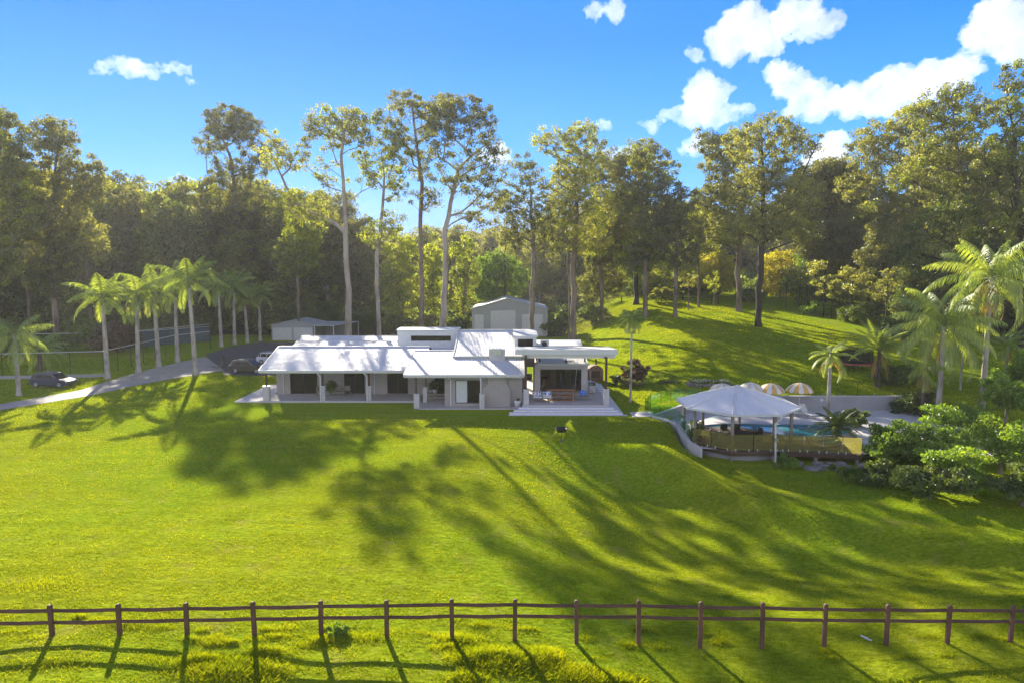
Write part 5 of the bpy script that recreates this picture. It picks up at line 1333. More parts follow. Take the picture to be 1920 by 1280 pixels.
# ------------------------------------------------------------------ pool terrace
PZ = -.77
PC = (23.2, 59.6)
outer = [(12.95, 61.4), (14.45, 58.9), (14.35, 54.2), (15.2, 53.2), (22.0, 52.4), (27.5, 51.6), (41.5, 51.0), (41.5, 68.2), (19.0, 68.2)]
def hit(poly, c, a):
    best = 1e9; dx, dy = math.cos(a), math.sin(a)
    for i in range(len(poly)):
        x0, y0 = poly[i]; x1, y1 = poly[(i+1) % len(poly)]
        ex, ey = x1-x0, y1-y0; den = dx*ey-dy*ex
        if abs(den) < 1e-9: continue
        t = ((x0-c[0])*ey-(y0-c[1])*ex)/den; u = ((x0-c[0])*dy-(y0-c[1])*dx)/den
        if t > 0 and -1e-6 <= u <= 1+1e-6: best = min(best, t)
    return (c[0]+dx*best, c[1]+dy*best)
K = 96; V = []; Fc = []; pin = []
for k in range(K):
    a = 2*math.pi*k/K; r = 1/math.sqrt((math.cos(a)/6.6)**2+(math.sin(a)/2.35)**2); r *= 1+.10*math.cos(2*a+.8)+.05*math.sin(3*a)
    pin.append((PC[0]+r*math.cos(a), PC[1]+r*math.sin(a)))
for k in range(K):
    o = hit(outer, PC, 2*math.pi*k/K); V += [(pin[k][0], pin[k][1], PZ), (o[0], o[1], PZ)]
for k in range(K):
    b = 2*k; c = 2*((k+1) % K); Fc.append((b, b+1, c+1, c))
tag(raw_mesh('pool_paving', V, Fc, M['paving_white']), kind='structure')
pool = empty('swimming_pool', (PC[0], PC[1], PZ), 0, 'curved blue swimming pool behind the gazebo and glass balustrade', 'pool')
V = []; Fc = []
for k in range(K): V += [(pin[k][0]-PC[0], pin[k][1]-PC[1], .02), (pin[k][0]-PC[0], pin[k][1]-PC[1], -.9)]
for k in range(K):
    b = 2*k; c = 2*((k+1) % K); Fc.append((b, c, c+1, b+1))
M['tile'] = solid('pool_tile', (.10, .34, .42), .4, var=.15, scale=2)
raw_mesh('shell', V+[], Fc, M['tile'], pool)
V = [(p[0]-PC[0], p[1]-PC[1], -.78) for p in pin]
raw_mesh('floor_tiles', V, [list(range(K))], M['tile'], pool)
m, t, out = mat_new('pool_water'); p = N(t, 'ShaderNodeBsdfPrincipled'); p.inputs['Roughness'].default_value = .04; p.inputs['Base Color'].default_value = (.015, .22, .30, 1); p.inputs['Alpha'].default_value = .85
t.links.new(bump(t, noise(t, 1.6, 4, .6), .15, .05), p.inputs['Normal']); t.links.new(p.outputs[0], out.inputs[0]); M['water'] = m
raw_mesh('water_surface', [(p_[0]-PC[0], p_[1]-PC[1], -.10) for p_ in pin], [list(range(K))], M['water'], pool)
cm = MB()
for k in range(K):
    k2 = (k+1) % K
    def off(p, d): 
        v = Vector((p[0]-PC[0], p[1]-PC[1])); return v*(1+d/v.length)
    a0, a1, b0, b1 = off(pin[k], 0), off(pin[k2], 0), off(pin[k], .35), off(pin[k2], .35)
    bb = len(cm.v); cm.v += [(a0.x, a0.y, .03), (a1.x, a1.y, .03), (b1.x, b1.y, .03), (b0.x, b0.y, .03), (a0.x, a0.y, -.05), (a1.x, a1.y, -.05)]
    cm.f += [(bb, bb+3, bb+2, bb+1), (bb, bb+1, bb+5, bb+4)]
cm.build('coping', M['paving_white'], pool)
# retaining walls
def wall_run(name, label, pts, z0, z1s, th=.25, mat='retain', cat='wall', side=1, cap=True):
    o = (pts[0][0], pts[0][1], 0); w = empty(name, o, 0, label, cat); mb = MB(); cp = MB()
    for i in range(len(pts)-1):
        (x0, y0), (x1, y1) = pts[i], pts[i+1]; L = math.hypot(x1-x0, y1-y0); nx_, ny_ = -(y1-y0)/L*th*side, (x1-x0)/L*th*side
        za, zb = z1s[i], z1s[i+1]
        bt = [(x0, y0, z0), (x1, y1, z0), (x1+nx_, y1+ny_, z0), (x0+nx_, y0+ny_, z0)]; tp = [(x0, y0, za), (x1, y1, zb), (x1+nx_, y1+ny_, zb), (x0+nx_, y0+ny_, za)]
        mb.add(bt+tp, [(0, 3, 2, 1), (4, 5, 6, 7), (0, 1, 5, 4), (1, 2, 6, 5), (2, 3, 7, 6), (3, 0, 4, 7)])
        e = .03
        cp.slab([(x0-nx_*e, y0-ny_*e, za+.05), (x1-nx_*e, y1-ny_*e, zb+.05), (x1+nx_*(1+e), y1+ny_*(1+e), zb+.05), (x0+nx_*(1+e), y0+ny_*(1+e), za+.05)], .048)
    at(mb, o).build('wall_face', M[mat], w)
    if cap: at(cp, o).build('coping', M['paving_white'], w)
    return w
rw1 = wall_run('retaining_wall', 'long grey retaining wall behind the pool with a small round light', [(19.0, 68.2), (42, 68.2)], -1.4, [.62, .62])
wall_run('retaining_wall', 'slanting grey wall from the path down to the pool terrace, left of the gazebo', [(12.9, 61.5), (19.0, 68.15)], -1.4, [.06, .30])
wall_run('retaining_wall', 'low white kerb wall curving down the lawn\'s edge left of the gazebo', [(14.95, 53.0), (14.25, 54.2), (14.3, 56.5), (14.35, 58.9), (13.5, 60.4), (12.8, 61.45)], -1.8, [-.72, -.42, -.15, .0, .05, .06], mat='paving_white', side=-1)
o = rw1.location
mb = MB().lathe([(.02, .06), (.16, .04), (.18, 0)], seg=16); mb.v = [(v[0]+31.4-o.x, -v[2]+68.18-o.y, v[1]+.25) for v in mb.v]; mb.build('wall_light', M['white'], rw1)
# ------------------------------------------------------------------ gazebo
GC = Vector((18.9, 56.5)); AN = [R(-112+45*k) for k in range(8)]
gz_ = empty('gazebo', (GC.x, GC.y, PZ), 0, 'octagonal timber gazebo with white ribbed-metal roof on a raised dark deck', 'gazebo')
RR = 4.95; ez = 2.27-PZ; az_ = 3.74-PZ
M['gazroof'] = solid('white_gazebo_roof', (.72, .72, .74), .4, var=.06)
for k in range(8):
    a, b = AN[k], AN[(k+1) % 8]
    A = Vector((RR*math.cos(a), RR*math.sin(a), ez)); B = Vector((RR*math.cos(b), RR*math.sin(b), ez)); C_ = Vector((0, 0, az_))
    d = (B-A).normalized(); mid = (A+B)/2; up = (C_-mid); n = 52; V = []; Fc = []; Wd = (B-A).length
    nrm = d.cross(up.normalized()).normalized()
    # ribbed sheet: corrugations run up the slope
    rows = 7
    for i in range(n+1):
        s = i/n; e = abs(s-.5)*2; lim = 1-e      # height share reached by this rib line
        ofs = .022*(1 if i % 2 else -1)
        for r in range(rows+1):
            h = lim*r/rows; q = A.lerp(B, s)+up*h
            V.append(tuple(q+nrm*ofs*(1-.0*h)))
    for i in range(n):
        for r in range(rows): 
            q0 = i*(rows+1)+r; Fc.append((q0, q0+rows+1, q0+rows+2, q0+1))
    raw_mesh('roof_panel', V, [list(f) for f in Fc], M['gazroof'], gz_)
    MB().tube([A+Vector((0, 0, .02)), C_+Vector((0, 0, .02))], .07, 6).build('hip_cap', M['white'], gz_)
    MB().slab([tuple(A*1.0+Vector((0, 0, .03))), tuple(B*1.0+Vector((0, 0, .03))), tuple(Vector((B.x*1.02, B.y*1.02, B.z+.03))), tuple(Vector((A.x*1.02, A.y*1.02, A.z+.03)))][::-1], .16).build('gutter', M['gutter'], gz_)
    # rafter and beam
    MB().tube([(A.x*.87, A.y*.87, ez-.12), (B.x*.87, B.y*.87, ez-.12)], .09, 4).build('beam', M['timber'], gz_)
    px_, py_ = A.x*.87, A.y*.87
    MB().box(px_-.11, px_+.11, py_-.11, py_+.11, -1.1 if k in (0, 1, 7, 6) else -.1, ez-.1).build('post', M['gpost'] if 'gpost' in M else M['teakgrey'], gz_, bevel=.01)
MB().lathe([(.22, 0), (.16, .08), (.02, .14)], c=(0, 0, az_-.02), seg=8).build('finial_cap', M['white'], gz_)
M['deckwood'] = boards('dark_deck_boards', (.10, .065, .05), 'X', .14, .6, .01)
deckpoly = [(4.55*math.cos(a), 4.55*math.sin(a)) for a in AN]
MB().prism(deckpoly, -.10, .03).build('deck', M['deckwood'], gz_)
MB().prism([(p[0]*1.01, p[1]*1.01) for p in deckpoly], -.32, -.101).build('deck_fascia', M['timber'], gz_)
# curved masonry base under the deck
mb = MB(); 
arc = [(3.9*math.cos(R(a)), 3.9*math.sin(R(a))) for a in range(-160, -40, 10)]
for i in range(len(arc)-1):
    a, b = arc[i], arc[i+1]; s = .93
    mb.add([(a[0], a[1], -1.4), (b[0], b[1], -1.4), (b[0]*s, b[1]*s, -1.4), (a[0]*s, a[1]*s, -1.4), (a[0], a[1], -.33), (b[0], b[1], -.33), (b[0]*s, b[1]*s, -.33), (a[0]*s, a[1]*s, -.33)], [(0, 3, 2, 1), (4, 5, 6, 7), (0, 1, 5, 4), (2, 3, 7, 6)])
mb.build('base_wall', M['retain'], gz_)
A = AN[1]; x_, y_ = RR*math.cos(A)-.15, RR*math.sin(A)
MB().tube([(x_+.2, y_-.02, ez-.08), (x_+.15, y_-.02, ez-.35), (x_-.15, y_+.25, ez-.75), (x_-.15, y_+.0, -.05), (x_-.15, y_-.12, -1.3)], .075, 8).build('downpipe', M['white'], gz_)
MB().box(x_-.28, x_-.02, y_-.15, y_+.05, .95, 1.2).build('meter_box', M['steel'], gz_)
# deck that runs on to the right of the gazebo
dk = empty('timber_deck', (20.5, 51.9, PZ), 0, 'narrow dark timber deck on stumps running right from the gazebo to the big bush', 'deck')
MB().prism([(.9, .5), (6.4, -.55), (6.6, 4.2), (2.2, 4.2)], -.10, .02).build('deck_boards', M['deckwood'], dk)
MB().prism([(.9, .42), (6.45, -.64), (6.45, -.55), (.9, .5)], -.34, .0).build('edge_beam', M['timber'], dk)
for (x, y) in ((3.2, .1), (6.2, -.35), (3.2, 2.5), (6.2, 2.6)):
    MB().box(x-.11, x+.11, y-.1, y+.1, -1.6, -.11).build('stump', M['teakgrey'], dk)
# glass balustrade along the decks, a yellow-olive reflection painted into its milky colour
m, t, out = mat_new('milky_glass_painted_reflection'); a1 = N(t, 'ShaderNodeBsdfTransparent'); a1.inputs[0].default_value = (.80, .78, .42, 1); a2 = N(t, 'ShaderNodeBsdfDiffuse'); a2.inputs[0].default_value = (.50, .45, .22, 1)
a3 = N(t, 'ShaderNodeBsdfTranslucent'); a3.inputs[0].default_value = (.55, .5, .2, 1); x1 = N(t, 'ShaderNodeMixShader'); x1.inputs[0].default_value = .5; t.links.new(a2.outputs[0], x1.inputs[1]); t.links.new(a3.outputs[0], x1.inputs[2])
x2 = N(t, 'ShaderNodeMixShader'); x2.inputs[0].default_value = .34; t.links.new(a1.outputs[0], x2.inputs[1]); t.links.new(x1.outputs[0], x2.inputs[2])
a4 = N(t, 'ShaderNodeBsdfGlossy'); a4.inputs['Roughness'].default_value = .05; x3 = N(t, 'ShaderNodeMixShader'); x3.inputs[0].default_value = .08; t.links.new(x2.outputs[0], x3.inputs[1]); t.links.new(a4.outputs[0], x3.inputs[2]); t.links.new(x3.outputs[0], out.inputs[0]); M['reflectionglass'] = m
gf = empty('glass_balustrade', (18.9, 51.9, PZ), 0, 'frameless glass balustrade with painted yellow-olive reflection on white spigots along the gazebo and deck edge', 'fence')
line = [Vector((4.5*math.cos(a)+18.9, 4.5*math.sin(a)+56.5)) for a in (AN[7], AN[0], AN[1])]+[Vector((21.4, 52.32)), Vector((26.9, 51.28))]
for i in range(len(line)-1):
    a, b = line[i], line[i+1]; L = (b-a).length
    if L < .6: continue
    n = max(1, round(L/1.5)); d = (b-a)/n
    for k in range(n):
        p0 = a+d*(k+.02); p1 = a+d*(k+.98)
        nn = Vector((-(d.y), d.x)).normalized()*.012
        mb = MB().prism([(p0.x, p0.y), (p1.x, p1.y), (p1.x+nn.x, p1.y+nn.y), (p0.x+nn.x, p0.y+nn.y)], PZ+.10, PZ+1.36)
        at(mb, gf.location).build('glass_panel', M['reflectionglass'], gf)
        for s in (.2, .8):
            q = a+d*(k+s); at(MB().tube([(q.x, q.y, PZ+.02), (q.x, q.y, PZ+.22)], .035, 8), gf.location).build('spigot', M['white'], gf)
# clear frameless fence on the left kerb and the path
gf2 = empty('glass_fence', (13, 61, 0), 0, 'clear frameless glass pool fence on the kerb wall left of the gazebo', 'fence')
line = [(12.55, 63.4, .03), (12.7, 61.3, .1), (13.5, 60.3, .1), (14.5, 58.9, .05), (14.45, 56.5, -.1), (14.4, 54.3, -.38)]
for i in range(len(line)-1):
    a, b = Vector(line[i]), Vector(line[i+1]); L = (b-a).length; n = max(1, round(L/1.3)); d = (b-a)/n
    for k in range(n):
        p0, p1 = a+d*(k+.03), a+d*(k+.97); z = min(p0.z, p1.z)
        nn = Vector((-(d.y), d.x, 0)).normalized()*.012
        at(MB().prism([(p0.x, p0.y), (p1.x, p1.y), (p1.x+nn.x, p1.y+nn.y), (p0.x+nn.x, p0.y+nn.y)], z+.08, z+1.2), gf2.location).build('glass_panel', M['glass'], gf2)
        for s in (.2, .8):
            q = a+d*(k+s); at(MB().tube([(q.x, q.y, z), (q.x, q.y, z+.2)], .03, 6), gf2.location).build('spigot', M['white'], gf2)
gf3 = empty('glass_fence', (13, 62, 0), 0, 'glass pool fence with thin dark posts on the grass side behind the slanting wall', 'fence')
line = [(12.6, 63.5), (13.6, 66.0), (16.2, 68.6), (19.2, 69.4)]
for i in range(len(line)-1):
    a, b = Vector(line[i]), Vector(line[i+1]); L = (b-a).length; n = max(1, round(L/1.6)); d = (b-a)/n
    for k in range(n+1):
        q = a+d*k; z = max(.05, Tz(q.x, q.y)); at(MB().tube([(q.x, q.y, z-.1), (q.x, q.y, z+1.35)], .022, 6), gf3.location).build('post', M['black'], gf3)
        if k < n:
            p1 = a+d*(k+.96); p0 = a+d*(k+.04); nn = Vector((-(d.y), d.x)).normalized()*.01
            at(MB().prism([(p0.x, p0.y), (p1.x, p1.y), (p1.x+nn.x, p1.y+nn.y), (p0.x+nn.x, p0.y+nn.y)], z+.08, z+1.2), gf3.location).build('glass_panel', M['glass'], gf3)
# fence spigots on the long wall
gf4 = empty('pool_fence', (19, 68.4, .67), 0, 'row of thin dark fence posts standing on the long retaining wall behind the pool', 'fence')
for k in range(13):
    x = .3+k*1.75; MB().tube([(x, -.05, 0), (x, -.05, .28 if k % 3 else 1.3)], .025, 6).build('post', M['black' if k % 3 == 0 else 'steel'], gf4)
# umbrellas
def umbrella(label, x, y, two, rz, tilt=0.0):
    u = empty('parasol', (x, y, PZ), rz, label, 'parasol', 'striped parasols by the pool')
    MB().lathe([(.28, 0), (.28, .06), (.05, .1)], seg=16).build('base', M['white'], u)
    MB().tube([(0, 0, .05), (0, 0, 2.95)], .025, 8).build('pole', M['white'], u)
    K = 16; rr = [(.0, 3.0), (.35, 2.95), (.75, 2.80), (1.08, 2.56), (1.27, 2.28)]; V = []; Fc = []; mi = []
    for (r, z) in rr:
        for k in range(K*3):
            a = 2*math.pi*k/(K*3); sc = 1 - (.02 if (k % 3) else 0)*(r > .5); V.append((r*math.cos(a)*sc, r*math.sin(a)*sc, z))
    n = K*3
    for i in range(len(rr)-1):
        for k in range(n): Fc.append((i*n+k, i*n+(k+1) % n, (i+1)*n+(k+1) % n, (i+1)*n+k)); mi.append((k//3) % 2)
    b = len(V)
    for k in range(n):
        a = 2*math.pi*k/n; dz_ = .17 if (k % 3) else .08; V.append((1.28*math.cos(a), 1.28*math.sin(a), 2.28-dz_))
    for k in range(n): Fc.append((4*n+k, 4*n+(k+1) % n, b+(k+1) % n, b+k)); mi.append((k//3) % 2)
    o = raw_mesh('canopy', V, [list(f) for f in Fc], [M['canvas'], M[two]], u)
    o.data.polygons.foreach_set('material_index', np.array(mi, dtype=np.int32))
    MB().tube([(0, 0, 2.98), (0, 0, 3.1)], [.04, .01], 8).build('finial', M['white'], u)
    return u
M['canvas'] = solid('white_canvas', (.70, .69, .64), .85, var=.05)
M['canvas_o'] = solid('orange_canvas', (.66, .38, .12), .85, var=.08)
M['canvas_c'] = solid('cream_canvas', (.60, .52, .38), .85, var=.06)
q = P(1446, 727, 66.6); umbrella('orange and white scalloped parasol directly right of the gazebo roof', q[0], 66.6, 'canvas_o', .1)
q = P(1500, 726, 66.9); umbrella('orange and white scalloped parasol farthest right, over the white sun lounger', q[0], 66.9, 'canvas_o', .3)
q = P(1354, 727, 66.6); umbrella('pale cream and white parasol half hidden behind the left slope of the gazebo roof', q[0], 66.6, 'canvas_c', .2)
q = P(1416, 722, 66.8); umbrella('pale parasol peeping out behind the gazebo roof\'s right slope, left of the orange one', q[0]-.3, 67.2, 'canvas_c', .5)
# white sun loungers
def lounger(label, x, y, rz):
    l = empty('sun_lounger', (x, y, PZ), rz, label, 'sun lounger', 'white plastic sun loungers by the pool')
    MB().box(-.33, .33, -1.2, .25, .34, .40).build('seat', M['white'], l, bevel=.02)
    MB().slab([(-.33, .2, .40), (.33, .2, .40), (.33, .75, 1.12), (-.33, .75, 1.12)], .05).build('backrest', M['white'], l, bevel=.02)
    for sx in (-.3, .3):
        for sy in (-1.0, .1): MB().tube([(sx, sy, .36), (sx*1.1, sy+.12, 0)], .03, 6).build('leg', M['white'], l)
        MB().tube([(sx, .65, .95), (sx, .8, 0)], .025, 6).build('leg', M['white'], l)
    return l
q = G(1512, 780, PZ); lounger('white plastic sun lounger facing the pool, in the open left of the palm', q[0], q[1], R(15))
q = G(1484, 776, PZ); lounger('white plastic sun lounger partly hidden behind the gazebo roof\'s right corner', q[0], q[1], R(10))
# blue sling hammock behind the glass balustrade
hm = empty('hammock_lounger', (24.9, 53.2, PZ+.02), R(-12), 'pale blue sling hammock on a dark frame behind the glass balustrade', 'hammock')
V = []; Fc = []; n = 14
for i in range(n+1):
    s = i/n; x = -1.1+2.2*s; z = .78-.34*math.sin(math.pi*s); w = .42*(.35+.65*math.sin(math.pi*min(1, max(0, s))))
    V += [(x, -w, z), (x, w, z+.02), (x, w, z-.02), (x, -w, z-.04)]
for i in range(n):
    for k in range(4): Fc.append([i*4+k, (i+1)*4+k, (i+1)*4+(k+1) % 4, i*4+(k+1) % 4])
Fc += [[0, 1, 2, 3], [n*4+3, n*4+2, n*4+1, n*4]]
raw_mesh('sling', V, Fc, solid('pale_blue_sling', (.36, .58, .62), .8, var=.1), hm, smooth=True)
MB().tube([(-1.4, 0, .95), (-1.0, 0, .1), (1.0, 0, .1), (1.4, 0, .95)], .035, 6).tube([(-.9, -.5, 0), (-.9, .5, 0)], .035, 6).tube([(.9, -.5, 0), (.9, .5, 0)], .035, 6).build('frame', M['black'], hm)
# dark wicker furniture in the gazebo
wtb = empty('wicker_table', (18.6, 55.6, PZ+.03), 0, 'long dark wicker table inside the gazebo', 'table')
MB().box(-1.3, 1.3, -.55, .55, .70, .76).build('table_top', M['rattan'], wtb, bevel=.02)
MB().box(-1.1, 1.1, -.42, .42, .0, .699).build('base', M['rattan'], wtb, bevel=.02)
def wchair(label, x, y, rz, w=.62):
    c = empty('wicker_armchair', (x, y, PZ+.03), rz, label, 'armchair', 'dark wicker armchairs around the gazebo table')
    MB().box(-w/2, w/2, -.32, .32, .05, .42).build('seat', M['rattan'], c, bevel=.03)
    MB().slab([(-w/2, .24, 1.02), (w/2, .24, 1.02), (w/2, .36, 1.06), (-w/2, .36, 1.06)], .64).build('backrest', M['rattan'], c, bevel=.04)
    for s in (-1, 1): MB().box(s*w/2-.05 if s > 0 else -w/2-.05, s*w/2+.05 if s > 0 else -w/2+.05, -.32, .26, .40, .66).build('armrest', M['rattan'], c, bevel=.02)
    for sx in (-1, 1):
        for sy in (-1, 1): MB().box(sx*w*.42-.03, sx*w*.42+.03, sy*.27-.03, sy*.27+.03, 0, .05).build('leg', M['black'], c)
    return c
wchair('dark wicker armchair at the left end of the gazebo table', 16.75, 55.4, R(80))
wchair('dark wicker armchair at the right end of the gazebo table', 20.5, 55.9, R(-75))
wchair('dark wicker armchair on the lawn side of the gazebo table, left of the front post', 17.75, 54.5, R(180))
wchair('wide wicker armchair on the lawn side, right of the gazebo\'s front post', 19.1, 54.3, R(180), .95)
wchair('dark wicker armchair on the pool side of the gazebo table, left one', 18.1, 56.9, 0)
wchair('dark wicker armchair on the pool side of the gazebo table, right one', 19.2, 56.95, 0)
gp_ = pot('potted_plant', 'small dark shrub in a pot at the gazebo\'s left post', 15.35, 55.6, PZ+.03, .2, .4, pl=.7, seed=88, mat='teakgrey')
sd = empty('side_bench', (15.6, 54.3, PZ+.03), R(60), 'slatted dark timber bench near the gazebo\'s left corner', 'bench')
MB().box(-.6, .6, -.22, .22, .42, .47).build('seat', M['timber'], sd)
MB().box(-.6, .6, .2, .25, .47, .85).build('backrest', M['timber'], sd)
for sx in (-.55, .55):
    for sy in (-.18, .18): MB().box(sx-.03, sx+.03, sy-.03, sy+.03, 0, .42).build('leg', M['timber'], sd)
# rocks under the deck
rr_ = random.Random(12)
for k in range(26):
    x = rr_.uniform(21, 27); y = rr_.uniform(49.3, 51.8)-(x-21)*.12; s = rr_.uniform(.16, .42)
    bm = bmesh.new(); bmesh.ops.create_icosphere(bm, subdivisions=2, radius=1)
    for v in bm.verts: v.co *= 1+rr_.uniform(-.22, .22); v.co.x *= 1.35; v.co.z *= .6
    me = bpy.data.meshes.new('rock'); bm.to_mesh(me); bm.free(); me.materials.append(M['rock'])
    o = bpy.data.objects.new('rock', me); COL.objects.link(o); o.location = (x, y, Tz(x, y)+s*.15); o.scale = (s, s, s); o.rotation_euler = (0, 0, rr_.uniform(0, 6))
    tag(o, 'grey rough rock in the loose heap of stones under the timber deck', 'rock', 'rocks under the timber deck')
# trampoline
q = G(1603, 700, .8); tx, ty = q[0], q[1]; tz = Tz(tx, ty)
tr = empty('trampoline', (tx, ty, tz), 0, 'round trampoline with dark net and red rim on the lawn behind the dwarf palm', 'trampoline')
M['red'] = solid('faded_red_pad', (.45, .10, .06), .7, var=.1)
K = 32
MB().lathe([(1.95, .72), (1.95, .76), (1.5, .77)], seg=K).build('mat', M['black'], tr)
mb = MB()
for k in range(K):
    a, b = 2*math.pi*k/K, 2*math.pi*(k+1)/K
    mb.add([(2.0*math.cos(a), 2.0*math.sin(a), .66), (2.0*math.cos(b), 2.0*math.sin(b), .66), (2.0*math.cos(b), 2.0*math.sin(b), .82), (2.0*math.cos(a), 2.0*math.sin(a), .82), (1.7*math.cos(b), 1.7*math.sin(b), .83), (1.7*math.cos(a), 1.7*math.sin(a), .83)], [(0, 1, 2, 3), (3, 2, 4, 5)])
mb.build('pad', M['red'], tr)
mnet, t, out = mat_new('dark_net'); d = N(t, 'ShaderNodeBsdfDiffuse'); d.inputs[0].default_value = (.02, .02, .025, 1); tp = N(t, 'ShaderNodeBsdfTransparent'); ms = N(t, 'ShaderNodeMixShader'); ms.inputs[0].default_value = .62
t.links.new(tp.outputs[0], ms.inputs[1]); t.links.new(d.outputs[0], ms.inputs[2]); t.links.new(ms.outputs[0], out.inputs[0])
mb = MB()
for k in range(K):
    a, b = 2*math.pi*k/K, 2*math.pi*(k+1)/K; mb.add([(1.9*math.cos(a), 1.9*math.sin(a), .84), (1.9*math.cos(b), 1.9*math.sin(b), .84), (1.9*math.cos(b), 1.9*math.sin(b), 2.5), (1.9*math.cos(a), 1.9*math.sin(a), 2.5)], [(0, 1, 2, 3)])
mb.build('net', mnet, tr)
for k in range(6):
    a = 2*math.pi*k/6; MB().tube([(2.02*math.cos(a), 2.02*math.sin(a), 0), (2.02*math.cos(a), 2.02*math.sin(a), 2.55)], .03, 6).build('pole', M['black'], tr)
# garden beds on the lawn between patio and pool
q = G(1187, 722)
shrub('shrub', 'dark red-leaved shrub behind the thin fan palm trunk', q[0]+.1, q[1]+.6, 2.7, 3.2, 'red', seed=701, per=130, ln=.2, wd=.11, dens=9)
shrub('shrub', 'low round clipped dark green shrub left of the red-leaved one', q[0]-1.5, q[1], 1.3, 2.2, 'bush', seed=702, per=130, ln=.16, wd=.09, dens=9)
shrub('shrub', 'low blue-grey mound shrub at the foot of the thin fan palm', q[0]-.3, q[1]-1.4, .9, 2.4, 'gum_d', seed=703, per=120, ln=.16, wd=.09, dens=9)
q = G(1257, 727)
pb = empty('planter_box', (q[0], q[1]+.4, 0), R(-4), 'low timber planter box with dark grassy plants on the hill lawn', 'planter')
MB().box(-1.1, 1.1, -.6, .6, -.1, .32).build('box', M['teakgrey'], pb, bevel=.02)
rg = np.random.default_rng(6); n = 1500; c = np.stack([rg.uniform(-1.1, 1.1, n), rg.uniform(-.6, .6, n), rg.uniform(.35, .75, n)], 1)
V, Fq = leaf_quads(rg, c, np.tile([0, 0, 1.6], (n, 1)), .6, .05, -.4); raw_mesh('plants', V, Fq, LEAF['bush'], pb, tone=rg.random(n))
q = G(1335, 727, .5)
rb = empty('rock_bed', (q[0], q[1]+1.2, Tz(q[0], q[1]+1.2)), 0, 'flat rock-edged garden bed with small white flowers behind the cream parasol', 'garden bed')
mb = MB(); r_ = random.Random(2)
for k in range(30):
    a = k/30*6.28; mb.cbox((2.3*math.cos(a), 1.0*math.sin(a), .12), (r_.uniform(.3, .55), r_.uniform(.25, .4), r_.uniform(.2, .42)))
mb.build('edging', M['rock'], rb, bevel=.05)
n = 1300; c = np.stack([rg.uniform(-1, 1, n)*2.1, rg.uniform(-1, 1, n)*.85, rg.uniform(.1, .5, n)], 1)
V, Fq = leaf_quads(rg, c, np.tile([0, 0, .8], (n, 1)), .22, .1, 0); raw_mesh('plants', V, Fq, LEAF['bush'], rb, tone=rg.random(n))
n = 160; c = np.stack([rg.uniform(-1, 1, n)*2.0, rg.uniform(-1, 1, n)*.8, rg.uniform(.45, .6, n)], 1)
V, Fq = leaf_quads(rg, c, np.tile([0, 0, .1], (n, 1)), .12, .1, 0); raw_mesh('flowers', V, Fq, M['white'], rb)
# fire pit and stump on the front lawn
q = G(1054, 820, -.3); fx, fy_ = q[0], q[1]; fz = Tz(fx, fy_)
fp = empty('fire_pit', (fx, fy_+.6, Tz(fx, fy_+.6)), 0, 'dark round metal fire bowl on short legs on the front lawn', 'fire pit')
MB().lathe([(.12, .18), (.38, .24), (.5, .5), (.58, .55), (.52, .56), (.44, .5), (.3, .3), (.05, .28)], seg=22).build('bowl', M['black'], fp, smooth=True)
for k in range(3):
    a = k*2.09+.4; MB().tube([(.3*math.cos(a), .3*math.sin(a), .25), (.42*math.cos(a), .42*math.sin(a), 0)], .03, 6).build('leg', M['black'], fp)
sp = empty('log_stump', (fx+.12, fy_-.15, Tz(fx, fy_-.15)), .3, 'small split log lying in front of the fire bowl', 'log')
MB().tube([(-.22, 0, .14), (.22, .08, .14)], [.15, .17], 10).build('log', BARK['grey'], sp)
# plants by the pool and the big bush
q = G(1570, 815, PZ)
make_palm('cycad', 'dark spiky cycad clump at the foot of the stout young palm', (q[0], q[1], PZ), .7, .22, 34, 2.5, .42, bark='palmd', shaft=False, seed=711, el=(1.45, -.1), bend=1.1, hang=.3, leaf='bush', n=26, width=.045, cat='cycad')
shrub('shrub', 'dark leafy shrub to the right of the cycad under the retaining wall', *G(1612, 800, PZ)[:2], 1.7, 2.6, 'bush', seed=712, per=120, ln=.25, wd=.1, dens=9, z=PZ)
def bank(label, px, py, h, w, seed, leaf='bush', ln=.26, wd=.13, ry=.8, z=-1.6, name='shrub', per=150, dens=9, flat=.8):
    q = G(px, py, z); shrub(name, label, q[0], q[1], h, w, leaf, seed=seed, per=per, ln=ln, wd=wd, dens=dens, ry=ry, flat=flat)
bank('broad lime-tipped bush nearest the end of the timber deck', 1672, 872, 3.2, 4.4, 721, 'fresh', flat=.5)
bank('tallest layered green bush in the mass on the right, under the glossy queen palm', 1745, 880, 5.4, 6.6, 722, 'fresh', flat=.42, dens=7)
bank('big green bush at the right edge of the picture, in front of the tallest palm', 1875, 890, 5.2, 6.8, 723, 'fresh', flat=.45, dens=7)
bank('lower lime-green bush leaning over the bank between the two biggest ones', 1815, 925, 3.6, 5.0, 729, 'fresh', flat=.45)
bank('dark bush low on the bank at the right edge of the picture', 1915, 950, 3.0, 4.8, 724, flat=.5)
bank('dark bush spreading down the bank in front of the tallest layered one', 1745, 935, 2.6, 4.8, 725, flat=.5)
bank('low dark bush at the bank below the end of the deck', 1655, 912, 1.7, 3.2, 726, flat=.6)
bank('small leafy bush beside the rock heap under the deck', 1585, 905, 1.1, 2.0, 727, 'fresh', ln=.2, wd=.08)
bank('small weedy bush at the gazebo downpipe', 1470, 880, .9, 1.9, 728, 'fresh', ln=.2, wd=.06)
